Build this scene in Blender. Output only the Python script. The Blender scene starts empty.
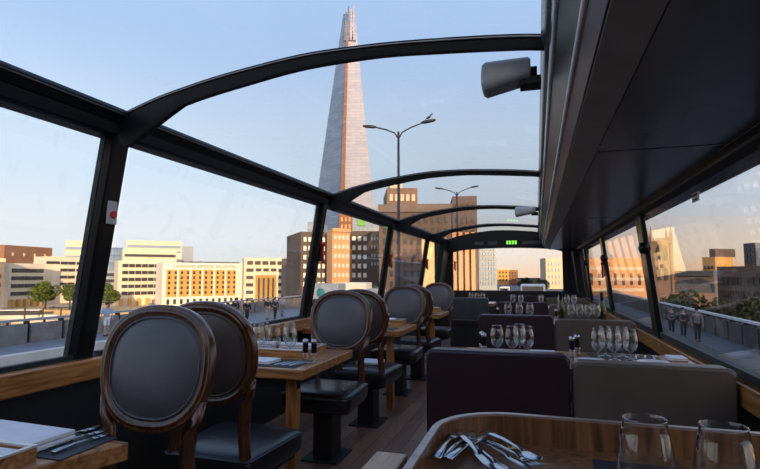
import bpy, bmesh, math, random
from mathutils import Vector, Matrix
random.seed(7)
PI = math.pi
SC = bpy.context.scene
COL = SC.collection
EYE = 1.25                      # eye height over the deck floor; deck floor is z = 0

# ------------------------------------------------------------------ camera
F = 506.7; U0, V0 = 537.0, 275.0
PITCH = math.atan((V0-234.5)/F)
YAW = math.atan((U0-380)/F*math.cos(PITCH))
def ray(u, v):
    x = (u-380)/F; z = (234.5-v)/F
    y2 = math.cos(PITCH)-z*math.sin(PITCH); z2 = math.sin(PITCH)+z*math.cos(PITCH)
    return Vector((x*math.cos(YAW)-y2*math.sin(YAW), x*math.sin(YAW)+y2*math.cos(YAW), z2))
def onY(u, v, Y):
    r = ray(u, v)*1.0; r *= Y/r.y; r.z += EYE; return r
def onZ(u, v, z):
    r = ray(u, v); r *= (z-EYE)/r.z; r.z += EYE; return r
cd = bpy.data.cameras.new('camera'); cam = bpy.data.objects.new('camera', cd); COL.objects.link(cam)
cam.location = (0, 0, EYE); cam.rotation_euler = (PI/2+PITCH, 0, YAW)
cd.sensor_width = 36; cd.lens = 36*F/760; cd.clip_start = .05; cd.clip_end = 3000
cd.dof.use_dof = True; cd.dof.focus_distance = 2.0; cd.dof.aperture_fstop = 11.0
SC.camera = cam
SC.view_settings.view_transform = 'Standard'; SC.view_settings.look = 'None'
SC.view_settings.gamma = 1; SC.view_settings.exposure = 0.0; SC.view_settings.use_curve_mapping = False

# ------------------------------------------------------------------ materials
def newmat(name):
    m = bpy.data.materials.new(name); m.use_nodes = True
    nt = m.node_tree; return m, nt, nt.nodes, nt.links, nt.nodes['Principled BSDF']
def mat(name, col, rough=.5, metal=0, spec=.5, vary=.12, scale=8, bump=0, coat=0, emit=None, es=1):
    m, nt, N, L, b = newmat(name)
    c = (*col, 1)
    b.inputs['Roughness'].default_value = rough; b.inputs['Metallic'].default_value = metal
    b.inputs['Specular IOR Level'].default_value = spec; b.inputs['Coat Weight'].default_value = coat
    tc = N.new('ShaderNodeTexCoord'); nz = N.new('ShaderNodeTexNoise'); nz.inputs['Scale'].default_value = scale
    nz.inputs['Detail'].default_value = 4; L.new(tc.outputs['Object'], nz.inputs['Vector'])
    r = N.new('ShaderNodeValToRGB'); L.new(nz.outputs['Fac'], r.inputs['Fac'])
    r.color_ramp.elements[0].position = .3; r.color_ramp.elements[1].position = .7
    r.color_ramp.elements[0].color = (*[x*(1-vary) for x in col], 1)
    r.color_ramp.elements[1].color = (*[min(1, x*(1+vary)) for x in col], 1)
    L.new(r.outputs['Color'], b.inputs['Base Color'])
    if bump:
        n2 = N.new('ShaderNodeTexNoise'); n2.inputs['Scale'].default_value = scale*12; L.new(tc.outputs['Object'], n2.inputs['Vector'])
        bp = N.new('ShaderNodeBump'); bp.inputs['Strength'].default_value = bump; bp.inputs['Distance'].default_value = .002
        L.new(n2.outputs['Fac'], bp.inputs['Height']); L.new(bp.outputs['Normal'], b.inputs['Normal'])
    if emit:
        b.inputs['Emission Color'].default_value = (*emit, 1); b.inputs['Emission Strength'].default_value = es
    return m
def wood(name, dark, light, rough=.35, axis='x', scale=1.0, coat=.2):
    m, nt, N, L, b = newmat(name)
    tc = N.new('ShaderNodeTexCoord'); mp = N.new('ShaderNodeMapping'); L.new(tc.outputs['Object'], mp.inputs['Vector'])
    s = [26*scale]*3; s['xyz'.index(axis)] = 2.0*scale; mp.inputs['Scale'].default_value = s
    nz = N.new('ShaderNodeTexNoise'); nz.inputs['Scale'].default_value = 1.6; nz.inputs['Detail'].default_value = 7; nz.inputs['Distortion'].default_value = .9
    L.new(mp.outputs['Vector'], nz.inputs['Vector'])
    r = N.new('ShaderNodeValToRGB'); L.new(nz.outputs['Fac'], r.inputs['Fac'])
    e = r.color_ramp.elements; e[0].position = .34; e[0].color = (*dark, 1); e[1].position = .68; e[1].color = (*light, 1)
    L.new(r.outputs['Color'], b.inputs['Base Color'])
    b.inputs['Roughness'].default_value = rough; b.inputs['Coat Weight'].default_value = coat; b.inputs['Coat Roughness'].default_value = .25
    bp = N.new('ShaderNodeBump'); bp.inputs['Strength'].default_value = .12; bp.inputs['Distance'].default_value = .002
    L.new(nz.outputs['Fac'], bp.inputs['Height']); L.new(bp.outputs['Normal'], b.inputs['Normal'])
    return m
def planks(name):
    m, nt, N, L, b = newmat(name)
    tc = N.new('ShaderNodeTexCoord'); mp = N.new('ShaderNodeMapping'); L.new(tc.outputs['Object'], mp.inputs['Vector'])
    mp.inputs['Rotation'].default_value = (0, 0, PI/2)
    br = N.new('ShaderNodeTexBrick'); br.inputs['Scale'].default_value = 1
    br.inputs['Brick Width'].default_value = 1.1; br.inputs['Row Height'].default_value = .12; br.inputs['Mortar Size'].default_value = .0025
    br.inputs['Color1'].default_value = (.17, .085, .05, 1); br.inputs['Color2'].default_value = (.29, .16, .10, 1); br.inputs['Mortar'].default_value = (.012, .008, .006, 1)
    L.new(mp.outputs['Vector'], br.inputs['Vector'])
    m2 = N.new('ShaderNodeMapping'); m2.inputs['Scale'].default_value = (40, 2.5, 1); L.new(tc.outputs['Object'], m2.inputs['Vector'])
    nz = N.new('ShaderNodeTexNoise'); nz.inputs['Scale'].default_value = 1.5; nz.inputs['Detail'].default_value = 6; L.new(m2.outputs['Vector'], nz.inputs['Vector'])
    mr = N.new('ShaderNodeMapRange'); mr.inputs['To Min'].default_value = .45; mr.inputs['To Max'].default_value = 1.5; L.new(nz.outputs['Fac'], mr.inputs['Value'])
    mx = N.new('ShaderNodeVectorMath'); mx.operation = 'SCALE'; L.new(br.outputs['Color'], mx.inputs[0]); L.new(mr.outputs['Result'], mx.inputs['Scale'])
    L.new(mx.outputs['Vector'], b.inputs['Base Color']); b.inputs['Roughness'].default_value = .42
    return m
def glass(name, tint=(.95, .97, .98), base=.05, edge=.7, power=4, dirt=0, grough=.0, dark=0):
    m, nt, N, L, b = newmat(name); N.remove(b)
    out = N['Material Output']; tr = N.new('ShaderNodeBsdfTransparent'); tr.inputs['Color'].default_value = (*tint, 1)
    if dark:
        l2 = N.new('ShaderNodeLayerWeight'); l2.inputs['Blend'].default_value = .5; rp = N.new('ShaderNodeValToRGB'); L.new(l2.outputs['Facing'], rp.inputs['Fac'])
        rp.color_ramp.elements[0].position = .35; rp.color_ramp.elements[0].color = (*tint, 1); rp.color_ramp.elements[1].position = 1; rp.color_ramp.elements[1].color = (*[x*(1-dark) for x in tint], 1)
        L.new(rp.outputs['Color'], tr.inputs['Color'])
    gl = N.new('ShaderNodeBsdfGlossy'); gl.inputs['Roughness'].default_value = grough
    lw = N.new('ShaderNodeLayerWeight'); lw.inputs['Blend'].default_value = .5
    p = N.new('ShaderNodeMath'); p.operation = 'POWER'; p.inputs[1].default_value = power; L.new(lw.outputs['Facing'], p.inputs[0])
    q = N.new('ShaderNodeMath'); q.operation = 'MULTIPLY_ADD'; q.inputs[1].default_value = edge; q.inputs[2].default_value = base; L.new(p.outputs[0], q.inputs[0])
    mx = N.new('ShaderNodeMixShader'); L.new(q.outputs[0], mx.inputs['Fac']); L.new(tr.outputs[0], mx.inputs[1]); L.new(gl.outputs[0], mx.inputs[2])
    last = mx
    if dirt:
        tc = N.new('ShaderNodeTexCoord'); n1 = N.new('ShaderNodeTexNoise'); n1.inputs['Scale'].default_value = 3.5; n1.inputs['Detail'].default_value = 8; n1.inputs['Distortion'].default_value = 2.5
        L.new(tc.outputs['Object'], n1.inputs['Vector'])
        r = N.new('ShaderNodeMapRange'); r.inputs['From Min'].default_value = .58; r.inputs['From Max'].default_value = .85; r.inputs['To Max'].default_value = dirt; L.new(n1.outputs['Fac'], r.inputs['Value'])
        df = N.new('ShaderNodeBsdfTranslucent'); df.inputs['Color'].default_value = (.8, .85, .9, 1)
        m2 = N.new('ShaderNodeMixShader'); L.new(r.outputs['Result'], m2.inputs['Fac']); L.new(mx.outputs[0], m2.inputs[1]); L.new(df.outputs[0], m2.inputs[2]); last = m2
    L.new(last.outputs[0], out.inputs['Surface'])
    return m
M = {}
M['black'] = mat('black_metal', (.006, .007, .009), .45, 0, .25)
M['blackgloss'] = mat('black_gloss_metal', (.005, .006, .008), .28, 0, .3)
M['dark_panel'] = mat('dark_rail_panel', (.035, .042, .048), .45)
M['gasket'] = mat('rubber_gasket', (.01, .014, .016), .6)
M['silver'] = mat('brushed_silver', (.92, .92, .95), .5, 0)
M['bead'] = mat('thin_metal_bead', (.35, .33, .32), .35, .9)
M['duct'] = mat('charcoal_ceiling_laminate', (.10, .095, .095), .25, 0, .5, .1, 3)
M['duct_side'] = mat('brown_grey_duct_side', (.20, .18, .16), .5)
M['duct_teal'] = mat('dark_teal_duct_panel', (.03, .045, .055), .35)
M['duct_blue'] = mat('dark_blue_gloss_strip', (.03, .03, .075), .35, 0, .3, .5, 6)
M['duct_glass'] = mat('blue_grey_side_trim', (.10, .14, .20), .2)
M['wall'] = mat('black_wall_laminate', (.010, .010, .012), .55)
M['sillwood'] = wood('sill_wood', (.22, .075, .018), (.60, .26, .075), .3, 'y', 1.0, .4)
M['wood'] = wood('table_walnut', (.19, .075, .022), (.58, .27, .095), .32, 'x', 1.0, .4)
M['wood_y'] = wood('tray_walnut', (.085, .036, .014), (.28, .125, .05), .35, 'z', .8, .3)
M['rim'] = wood('rim_sheen_wood', (.20, .14, .12), (.36, .28, .25), .3, 'x', 1.0, .4)  # lilac-grey tone paints in the sheen on the rim cap
M['oak'] = wood('pale_oak', (.35, .20, .11), (.55, .35, .21), .4, 'y', 1.0, .2)
M['frame'] = wood('chair_frame_wood', (.035, .014, .006), (.125, .048, .018), .25, 'z', 1.0, .5)
M['leather_back'] = mat('slate_grey_leather', (.082, .086, .098), .40, 0, .5, .1, 5, .3)
M['leather_rear'] = mat('brown_grey_leather', (.08, .07, .064), .45, 0, .5, .1, 5, .3)
M['leather_seat'] = mat('black_leather', (.018, .018, .021), .30, 0, .5, .15, 6, .3)
M['aubergine'] = mat('aubergine_leather', (.030, .015, .021), .38, 0, .5, .12, 5, .2)
M['greige'] = mat('taupe_leather', (.118, .094, .078), .42, 0, .5, .1, 5, .2)
M['teal_leather'] = mat('dark_teal_leather', (.035, .048, .056), .4)
M['piping_pale'] = mat('pale_piping', (.22, .2, .22), .4)
M['floor'] = planks('dark_plank_floor')
M['steel'] = mat('polished_steel', (.50, .53, .58), .2, 1, .5, .05)
M['linen'] = mat('white_linen', (.78, .78, .80), .8, 0, .3, .05, 20, .4)
M['mat'] = mat('dark_blue_placemat', (.012, .017, .026), .5)
M['ceramic'] = mat('white_ceramic', (.8, .8, .8), .2)
M['red'] = mat('red_plastic', (.55, .015, .01), .35)
M['housing'] = mat('grey_plastic_housing', (.42, .43, .44), .5)
M['brass'] = mat('brass', (.8, .6, .25), .25, 1)
M['pane'] = glass('window_glass', (.95, .965, .98), .045, .5, 4, .10)
M['pane_right'] = glass('right_window_glass', (.93, .94, .96), .07, .42, 3.2, .12)
M['roofpane'] = glass('roof_glass', (.94, .96, .985), .03, .4, 4, .20, 0, .28)
M['wine'] = glass('drinking_glass', (.97, .98, .99), .10, 1.5, 2.4, 0, .02, .35)
M['bottle'] = glass('green_bottle_glass', (.38, .42, .20), .06, .8, 2.5, 0)
M['bottle'].node_tree.nodes['Glossy BSDF'].inputs['Color'].default_value = (.75, .78, .6, 1)
M['oil'] = mat('pale_wine', (.13, .125, .035), .2)
M['green_led'] = mat('green_display', (.1, .3, .05), .4, emit=(.25, .9, .08), es=1.3)
M['sticker'] = mat('pale_sticker', (.8, .9, .85), .5)

# ------------------------------------------------------------------ mesh builder
class MB:
    def __init__(s): s.bm = bmesh.new()
    def face(s, vs):
        try: return s.bm.faces.new(vs)
        except ValueError: return None
    def box(s, x0, x1, y0, y1, z0, z1):
        v = [s.bm.verts.new(p) for p in ((x0,y0,z0),(x1,y0,z0),(x1,y1,z0),(x0,y1,z0),(x0,y0,z1),(x1,y0,z1),(x1,y1,z1),(x0,y1,z1))]
        for f in ((0,3,2,1),(4,5,6,7),(0,1,5,4),(1,2,6,5),(2,3,7,6),(3,0,4,7)): s.face([v[i] for i in f])
        return s
    def prism(s, poly, a0, a1, axis='y'):
        """poly = 2-D outline, extruded along an axis"""
        def P(p, a): return {'y': (p[0], a, p[1]), 'x': (a, p[0], p[1]), 'z': (p[0], p[1], a)}[axis]
        A = [s.bm.verts.new(P(p, a0)) for p in poly]; B = [s.bm.verts.new(P(p, a1)) for p in poly]
        n = len(poly)
        s.face(A); s.face(B[::-1])
        for i in range(n): s.face([A[i], B[i], B[(i+1) % n], A[(i+1) % n]][::-1])
        return s
    def hull8(s, a, b):
        A = [s.bm.verts.new(p) for p in a]; B = [s.bm.verts.new(p) for p in b]; n = len(a)
        s.face(A); s.face(B[::-1])
        for i in range(n): s.face([A[i], B[i], B[(i+1) % n], A[(i+1) % n]][::-1])
        return s
    def tube(s, pts, r, n=8, cap=True, flat=1.0):
        pts = [Vector(p) for p in pts]; rings = []
        rr = r if isinstance(r, (list, tuple)) else [r]*len(pts)
        up = Vector((0, 0, 1))
        for i, p in enumerate(pts):
            t = (pts[min(i+1, len(pts)-1)]-pts[max(i-1, 0)]).normalized()
            ref = up if abs(t.dot(up)) < .95 else Vector((0, 1, 0))
            a = t.cross(ref).normalized(); b = a.cross(t).normalized()
            rings.append([s.bm.verts.new(p+a*math.cos(2*PI*k/n)*rr[i]+b*math.sin(2*PI*k/n)*rr[i]*flat) for k in range(n)])
        for i in range(len(rings)-1):
            for k in range(n): s.face([rings[i][k], rings[i][(k+1) % n], rings[i+1][(k+1) % n], rings[i+1][k]])
        if cap: s.face(rings[0][::-1]); s.face(rings[-1])
        return s
    def lathe(s, prof, c=(0,0,0), n=24, close=False):
        rings = []
        for r, z in prof:
            if r < 1e-6: rings.append([s.bm.verts.new((c[0], c[1], c[2]+z))])
            else: rings.append([s.bm.verts.new((c[0]+r*math.cos(2*PI*k/n), c[1]+r*math.sin(2*PI*k/n), c[2]+z)) for k in range(n)])
        for i in range(len(rings)-1):
            A, B = rings[i], rings[i+1]
            for k in range(n):
                k2 = (k+1) % n
                if len(A) == 1 and len(B) == 1: break
                if len(A) == 1: s.face([A[0], B[k2], B[k]])
                elif len(B) == 1: s.face([A[k], A[k2], B[0]])
                else: s.face([A[k], A[k2], B[k2], B[k]])
        return s
    def loft(s, rings, closed=True, cap=True):
        R = [[s.bm.verts.new(p) for p in r] for r in rings]; n = len(R[0])
        for i in range(len(R)-1):
            for k in range(n if closed else n-1): s.face([R[i][k], R[i][(k+1) % n], R[i+1][(k+1) % n], R[i+1][k]])
        if cap: s.face(R[0][::-1]); s.face(R[-1])
        return s
    def build(s, name, m, parent=None, smooth=False, bevel=0, seg=2, loc=None):
        bmesh.ops.recalc_face_normals(s.bm, faces=s.bm.faces)
        if loc is not None: bmesh.ops.translate(s.bm, verts=s.bm.verts, vec=-Vector(loc))
        me = bpy.data.meshes.new(name); s.bm.to_mesh(me); s.bm.free()
        o = bpy.data.objects.new(name, me); COL.objects.link(o)
        if m is not None: me.materials.append(M[m] if isinstance(m, str) else m)
        if smooth:
            for p in me.polygons: p.use_smooth = True
        if parent is not None: o.parent = parent
        if loc is not None: o.location = loc
        if bevel:
            b = o.modifiers.new('bevel', 'BEVEL'); b.width = bevel; b.segments = seg; b.limit_method = 'ANGLE'; b.angle_limit = math.radians(40)
        return o
def tag(o, label, cat, group=None, kind=None):
    o['label'] = label; o['category'] = cat
    if group: o['group'] = group
    if kind: o['kind'] = kind
    return o
def thing(name, label, cat, loc=(0,0,0), rz=0, group=None):
    o = bpy.data.objects.new(name, None); COL.objects.link(o); o.location = loc; o.rotation_euler = (0, 0, rz); o.empty_display_size = .1
    return tag(o, label, cat, group)
def struct(o, label=None):
    o['kind'] = 'structure'
    if label: o['label'] = label
    return o
def dup(root, loc=None, rz=None, label=None, group=None, scale=None):
    r = root.copy(); COL.objects.link(r)
    if loc is not None: r.location = loc
    if rz is not None: r.rotation_euler = (0, 0, rz)
    if label: r['label'] = label
    if group: r['group'] = group
    if scale: r.scale = scale
    for ch in list(root.children):
        c = ch.copy(); COL.objects.link(c); c.parent = r
        for g in list(ch.children):
            d = g.copy(); COL.objects.link(d); d.parent = c
    return r
def rrect(w, d, r, n=6, cx=0, cy=0):
    pts = []
    for (sx, sy, a0) in ((1,1,0), (-1,1,PI/2), (-1,-1,PI), (1,-1,1.5*PI)):
        for k in range(n+1):
            a = a0+k*PI/2/n
            pts.append((cx+sx*(w/2-r)+r*math.cos(a), cy+sy*(d/2-r)+r*math.sin(a)))
    return pts

# ------------------------------------------------------------------ bus shell
YF = 12.0; YB = -1.6
PIL = [-0.55, 2.05, 4.7, 7.25, 9.9]
E0 = EYE
# left wall profile (x, z): sill outer (-2.245, .85) -> glass top (-2.07, 1.936) -> rail (-1.93, 2.06)
XLb, ZLb, XLt, ZLt = -2.245, E0-.412, -2.066, E0+.706
XRb, ZRb, XRt, ZRt = .955, E0-.485, .85, E0+.495
struct(MB().box(-2.34, 1.10, YB, YF+.1, -.12, 0).build('floor', 'floor'))
wl = struct(MB().box(-2.34, -2.22, YB, YF, 0, E0-.53).build('wall_left', 'wall'))
MB().box(-2.34, -2.17, YB, YF, E0-.53, E0-.425).build('sill_board', 'sillwood', wl, bevel=.008)
MB().box(-2.34, -2.22, YB, YF, E0-.425, ZLb-.005).build('sill_gasket', 'gasket', wl)
wr = struct(MB().box(.98, 1.10, YB, YF, 0, E0-.62).build('wall_right', 'wall'))
MB().box(.90, 1.10, YB, YF, E0-.62, E0-.51).build('sill_board', 'sillwood', wr, bevel=.008)
MB().box(.952, 1.10, YB, YF, E0-.51, ZRb).build('sill_gasket', 'gasket', wr)
# left roof rail: three facets, dark panel, thin bright bead
def raillen(poly, name, m, parent=None, bevel=.004): return MB().prism(poly, YB, YF, 'y').build(name, m, parent, bevel=bevel)
t1 = struct(raillen([(-2.06, ZLt), (-2.04, ZLt+.005), (-1.955, E0+.755), (-1.93, E0+.80), (-1.945, E0+.822), (-2.03, E0+.832), (-2.14, E0+.79), (-2.15, ZLt)], 'trim_1', 'black'), 'black roof rail above the left windows')
raillen([(-2.026, ZLt+.010), (-1.966, E0+.744), (-1.970, E0+.752), (-2.030, ZLt+.018)], 'rail_panel', 'dark_panel', t1, 0)
MB().tube([(-1.936, YB, E0+.792), (-1.936, YF, E0+.792)], .004, 6).build('rail_bead', 'bead', t1)
t2 = struct(raillen([(XRt, ZRt), (.80, E0+.525), (.80, E0+.56), (.90, E0+.58), (1.0, E0+.55), (.97, ZRt)], 'trim_2', 'black'), 'black roof rail above the right windows')
MB().tube([(.806, YB, E0+.522), (.806, YF, E0+.522)], .006, 6).build('rail_bead', 'dark_panel', t2)
# pillars
def lx(z): return XLb+(XLt-XLb)*(z-ZLb)/(ZLt-ZLb)
def rx(z): return XRb+(XRt-XRb)*(z-ZRb)/(ZRt-ZRb)
def pillar_left(y, w, n):
    z0, z1 = E0-.43, E0+.73
    o = MB().hull8([(lx(z0)-.03, y-.02, z0), (lx(z0)+.035, y, z0), (lx(z0)+.035, y+w, z0), (lx(z0)-.03, y+w, z0)],
                   [(lx(z1)-.03, y-.02, z1), (lx(z1)+.035, y, z1), (lx(z1)+.035, y+w, z1), (lx(z1)-.03, y+w, z1)]).build('trim_%d' % n, 'blackgloss', bevel=.012)
    MB().hull8([(lx(z0)-.04, y-.02, z0), (lx(z0)-.01, y-.02, z0), (lx(z0)-.01, y, z0), (lx(z0)-.04, y, z0)],
               [(lx(z1)-.04, y-.02, z1), (lx(z1)-.01, y-.02, z1), (lx(z1)-.01, y, z1), (lx(z1)-.04, y, z1)]).build('glass_gasket', 'gasket', o)
    return struct(o, 'black pillar between left windows')
def pillar_right(y, w, n):
    z0, z1 = E0-.52, E0+.50
    o = MB().hull8([(rx(z0)+.012, y, z0), (rx(z0)-.03, y, z0), (rx(z0)-.03, y+w, z0), (rx(z0)+.012, y+w, z0)],
                   [(rx(z1)+.012, y, z1), (rx(z1)-.03, y, z1), (rx(z1)-.03, y+w, z1), (rx(z1)+.012, y+w, z1)]).build('trim_%d' % n, 'blackgloss', bevel=.012)
    return struct(o, 'black pillar between right windows')
n = 3
RP = [2.05, 4.62, 7.25, 9.9]
for y in PIL: pillar_left(y-.03, .10, n); n += 1
for y in RP:
    pr_ = pillar_right(y, .22, n); n += 1
    zk = E0+.22
    MB().lathe([(0, -.05), (.035, -.045), (.05, 0), (.035, .045), (0, .05)], (rx(zk)-.03, y-.005, zk), 12).build('blind_catch', 'blackgloss', pr_, smooth=True)
# roof ribs
TOP = [(-1.96, .79), (-1.93, .812), (-1.75, .866), (-1.557, .906), (-1.4, .933), (-1.234, .954), (-1.05, .974), (-.886, .983), (-.61, .980), (-.355, .965), (-.117, .945), (.04, .925), (.3, .88), (.6, .80), (.85, .70), (.95, .62)]
BOT = [(-1.99, .70), (-1.955, .645), (-1.90, .655), (-1.64, .80), (-1.585, .822), (-1.45, .850), (-1.231, .885), (-1.05, .911), (-.885, .924), (-.61, .928), (-.355, .912), (-.117, .892), (.04, .874), (.3, .825), (.6, .745), (.83, .645)]
def smooth_(pts, k=4):
    out = []
    for i in range(len(pts)-1):
        p0 = pts[max(i-1, 0)]; p1 = pts[i]; p2 = pts[i+1]; p3 = pts[min(i+2, len(pts)-1)]
        for q in range(k):
            t = q/k
            out.append(tuple(.5*((2*p1[c])+(-p0[c]+p2[c])*t+(2*p0[c]-5*p1[c]+4*p2[c]-p3[c])*t*t+(-p0[c]+3*p1[c]-3*p2[c]+p3[c])*t**3) for c in (0, 1)))
    return out+[pts[-1]]
TOP0, BOT0 = TOP, BOT; TOP = smooth_(TOP); BOT = smooth_(BOT)
def rib(y, w, n):
    poly = [(x, E0+z) for x, z in TOP]+[(x, E0+z) for x, z in BOT[::-1]]
    o = MB()
    A = [o.bm.verts.new((x, y, E0+z)) for x, z in TOP]; B = [o.bm.verts.new((x, y+w, E0+z)) for x, z in TOP]
    C = [o.bm.verts.new((x, y+.01, E0+z)) for x, z in BOT]; D = [o.bm.verts.new((x, y+w-.01, E0+z)) for x, z in BOT]
    for i in range(len(TOP)-1):
        for P, Q in ((A, B), (B, D), (D, C), (C, A)): o.face([P[i], P[i+1], Q[i+1], Q[i]])
    o.face([A[0], B[0], D[0], C[0]]); o.face([A[-1], B[-1], D[-1], C[-1]])
    r = o.build('trim_%d' % n, 'black', smooth=False)
    MB().tube([(x, y-.002, E0+z-.012) for x, z in TOP[4:-12]], .004, 6).build('rib_bead', 'bead', r, smooth=True)
    return struct(r, 'arched black roof rib')
for y in [-0.55, 1.98, 4.67, 7.20, 9.85]: rib(y, .05, n); n += 1
# glazing
wn = 1
segs = [YB]+PIL+[YF]
for i in range(len(segs)-1):
    a, b = segs[i]+(.12 if i else 0), segs[i+1]-.01
    o = MB().hull8([(XLb-.012, a, ZLb), (XLb, a, ZLb), (XLb, b, ZLb), (XLb-.012, b, ZLb)], [(XLt-.012, a, ZLt+.02), (XLt, a, ZLt+.02), (XLt, b, ZLt+.02), (XLt-.012, b, ZLt+.02)]).build('window_%d' % wn, 'pane')
    struct(o, 'left side window pane')
    MB().box(XLb-.02, XLb+.015, a, b, ZLb-.012, ZLb+.010).build('window_frame', 'gasket', o)
    wn += 1
segs = [YB]+RP+[YF]; rwin = []
for i in range(len(segs)-1):
    a, b = segs[i]+(.22 if i else 0), segs[i+1]+.02
    o = MB().hull8([(XRb, a, ZRb), (XRb+.012, a, ZRb), (XRb+.012, b, ZRb), (XRb, b, ZRb)], [(XRt, a, ZRt+.02), (XRt+.012, a, ZRt+.02), (XRt+.012, b, ZRt+.02), (XRt, b, ZRt+.02)]).build('window_%d' % wn, 'pane_right')
    struct(o, 'right side window pane'); rwin.append(o)
    MB().box(XRb-.02, XRb+.02, a, b, ZRb-.01, ZRb+.025).build('window_frame', 'gasket', o)
    wn += 1
# safety sticker on the big right pane
sxx = rx(E0+.43)-.004
st = MB().box(sxx-.006, sxx, 3.12, 3.23, E0+.405, E0+.455).build('sticker', 'sticker', rwin[1])
for k in range(3): MB().box(sxx-.009, sxx-.006, 3.13+k*.033, 3.15+k*.033, E0+.434, E0+.448).build('sticker_mark', 'black', st)
MB().box(sxx-.009, sxx-.006, 3.13, 3.22, E0+.412, E0+.421).build('sticker_mark', 'black', st)
segs = [YB, -.5, 2.05, 4.71, 7.25, 9.9, YF]
for i in range(len(segs)-1):
    a, b = segs[i]+.02, segs[i+1]-.02
    o = MB()
    T = [(x, z-.006) for x, z in TOP if x < .5]
    A = [o.bm.verts.new((x, a, E0+z)) for x, z in T]; B = [o.bm.verts.new((x, b, E0+z)) for x, z in T]
    for k in range(len(T)-1): o.face([A[k], A[k+1], B[k+1], B[k]])
    struct(o.build('window_%d' % wn, 'roofpane', smooth=True), 'curved roof glass pane'); wn += 1
# opaque roof over the duct
o = MB(); T = [(x, z) for x, z in TOP if x > .2]
o.prism([(x, E0+z+.02) for x, z in T]+[(x, E0+z+.05) for x, z in T[::-1]], YB, YF, 'y')
struct(o.build('trim_%d' % n, 'black'), 'solid roof edge over the right side'); n += 1
# ceiling duct (runs along the right side)
prof = [(.275, .56), (.165, .60), (.13, .665), (.122, .70), (.075, .79), (.035, .845), (.012, .925)]
DY0, DY1 = -1.55, 11.65
ce = MB().prism([(.29, E0+.575), (.18, E0+.615), (.145, E0+.67), (.14, E0+.70), (.09, E0+.79), (.05, E0+.845), (.045, E0+.89), (.3, E0+.86), (.6, E0+.78), (.85, E0+.66), (.86, E0+.58)], DY0, DY1, 'y').build('ceiling', 'black')
struct(ce, 'boxed air duct running along the right side of the ceiling')
def strip(p, q, name, m, th=.012, y0=DY0, y1=DY1):
    p = Vector((p[0], p[1])); q = Vector((q[0], q[1])); d = (q-p).normalized(); nn = Vector((-d.y, d.x))
    a, b, c, e = p, q, q-nn*th, p-nn*th
    return MB().prism([(v.x, E0+v.y) for v in (a, b, c, e)], y0, y1, 'y').build(name, m, ce, bevel=.003)
ys = [DY0, 2.47, 5.35, 8.2, DY1]
for i in range(4): MB().box(.275, .80, ys[i]+.008, ys[i+1]-.008, E0+.56, E0+.575).build('underside_panel', 'duct', ce, bevel=.003)
strip((.272, .56), (.168, .60), 'side_panel', 'duct_side')
strip((.165, .602), (.133, .662), 'display_strip', 'duct_blue')
MB().tube([(.128, DY0, E0+.668), (.128, DY1, E0+.668)], .009, 8).build('silver_edge', 'silver', ce, smooth=True)
strip((.126, .682), (.078, .785), 'teal_panel', 'duct_teal')
MB().tube([(.072, DY0, E0+.792), (.072, DY1, E0+.792)], .007, 8).build('silver_edge', 'silver', ce, smooth=True)
strip((.072, .80), (.034, .915), 'upper_panel', 'duct_glass')
MB().prism([(.80, E0+.555), (.275, E0+.555), (.17, E0+.598), (.125, E0+.668), (.07, E0+.79), (.034, E0+.905), (.3, E0+.87), (.6, E0+.79), (.80, E0+.70)], DY1, DY1+.02, 'y').build('end_cap', 'duct_side', ce)
# front wall
fw = MB()
fw.box(-2.34, -1.90, YF, YF+.10, 0, E0+.82); fw.box(.55, 1.10, YF, YF+.10, 0, E0+.75)
fw.box(-1.90, .55, YF, YF+.10, 0, E0-.36)
fwo = struct(fw.build('wall_front', 'wall'))
hd = MB(); hp = []
for k in range(15):
    x = -1.93+k*(2.5/14); hp.append((x, .52+.10*math.sin(PI*min(1, max(0, (x+1.93)/2.5)))**.45))
tp = [(x, z+.03) for x, z in TOP]
hd.prism([(x, E0+z) for x, z in hp]+[(.95, E0+.50), (.95, E0+.64)]+[(x, E0+z) for x, z in tp[::-1][1:]]+[(-2.1, E0+.78), (-2.1, E0+.5)], YF-.25, YF+.05, 'y')
header = hd.build('front_header', 'black', fwo)
for k in range(4): MB().box(-.64+k*.06, -.60+k*.06, YF-.27, YF-.25, E0+.69, E0+.77).build('display_segment', 'green_led', header)
for k, (x0, x1) in enumerate(((-1.35, -1.15), (-1.05, -.85), (-.3, .1))): MB().box(x0, x1, YF-.262, YF-.25, E0+.68, E0+.76).build('header_vent', 'dark_panel', header)
ws = MB().box(-1.92, .57, YF+.03, YF+.042, E0-.38, E0+.66).build('window_%d' % wn, 'pane'); struct(ws, 'front windscreen'); wn += 1
struct(MB().box(-2.34, 1.10, YB-.1, YB, 0, E0+.95).build('wall_rear', 'wall'))
# side boxes next to the front pillars (dark lining)
struct(MB().prism([(-2.2, E0-.4), (-2.06, E0+.70), (-1.94, E0+.75), (-2.1, E0-.4)], 11.2, YF, 'y').build('trim_%d' % n, 'black'), 'dark lining beside the windscreen, left'); n += 1
struct(MB().prism([(.96, E0-.5), (.82, E0+.5), (.72, E0+.5), (.82, E0-.5)], 11.2, YF, 'y').build('trim_%d' % n, 'black'), 'dark lining beside the windscreen, right'); n += 1

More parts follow.
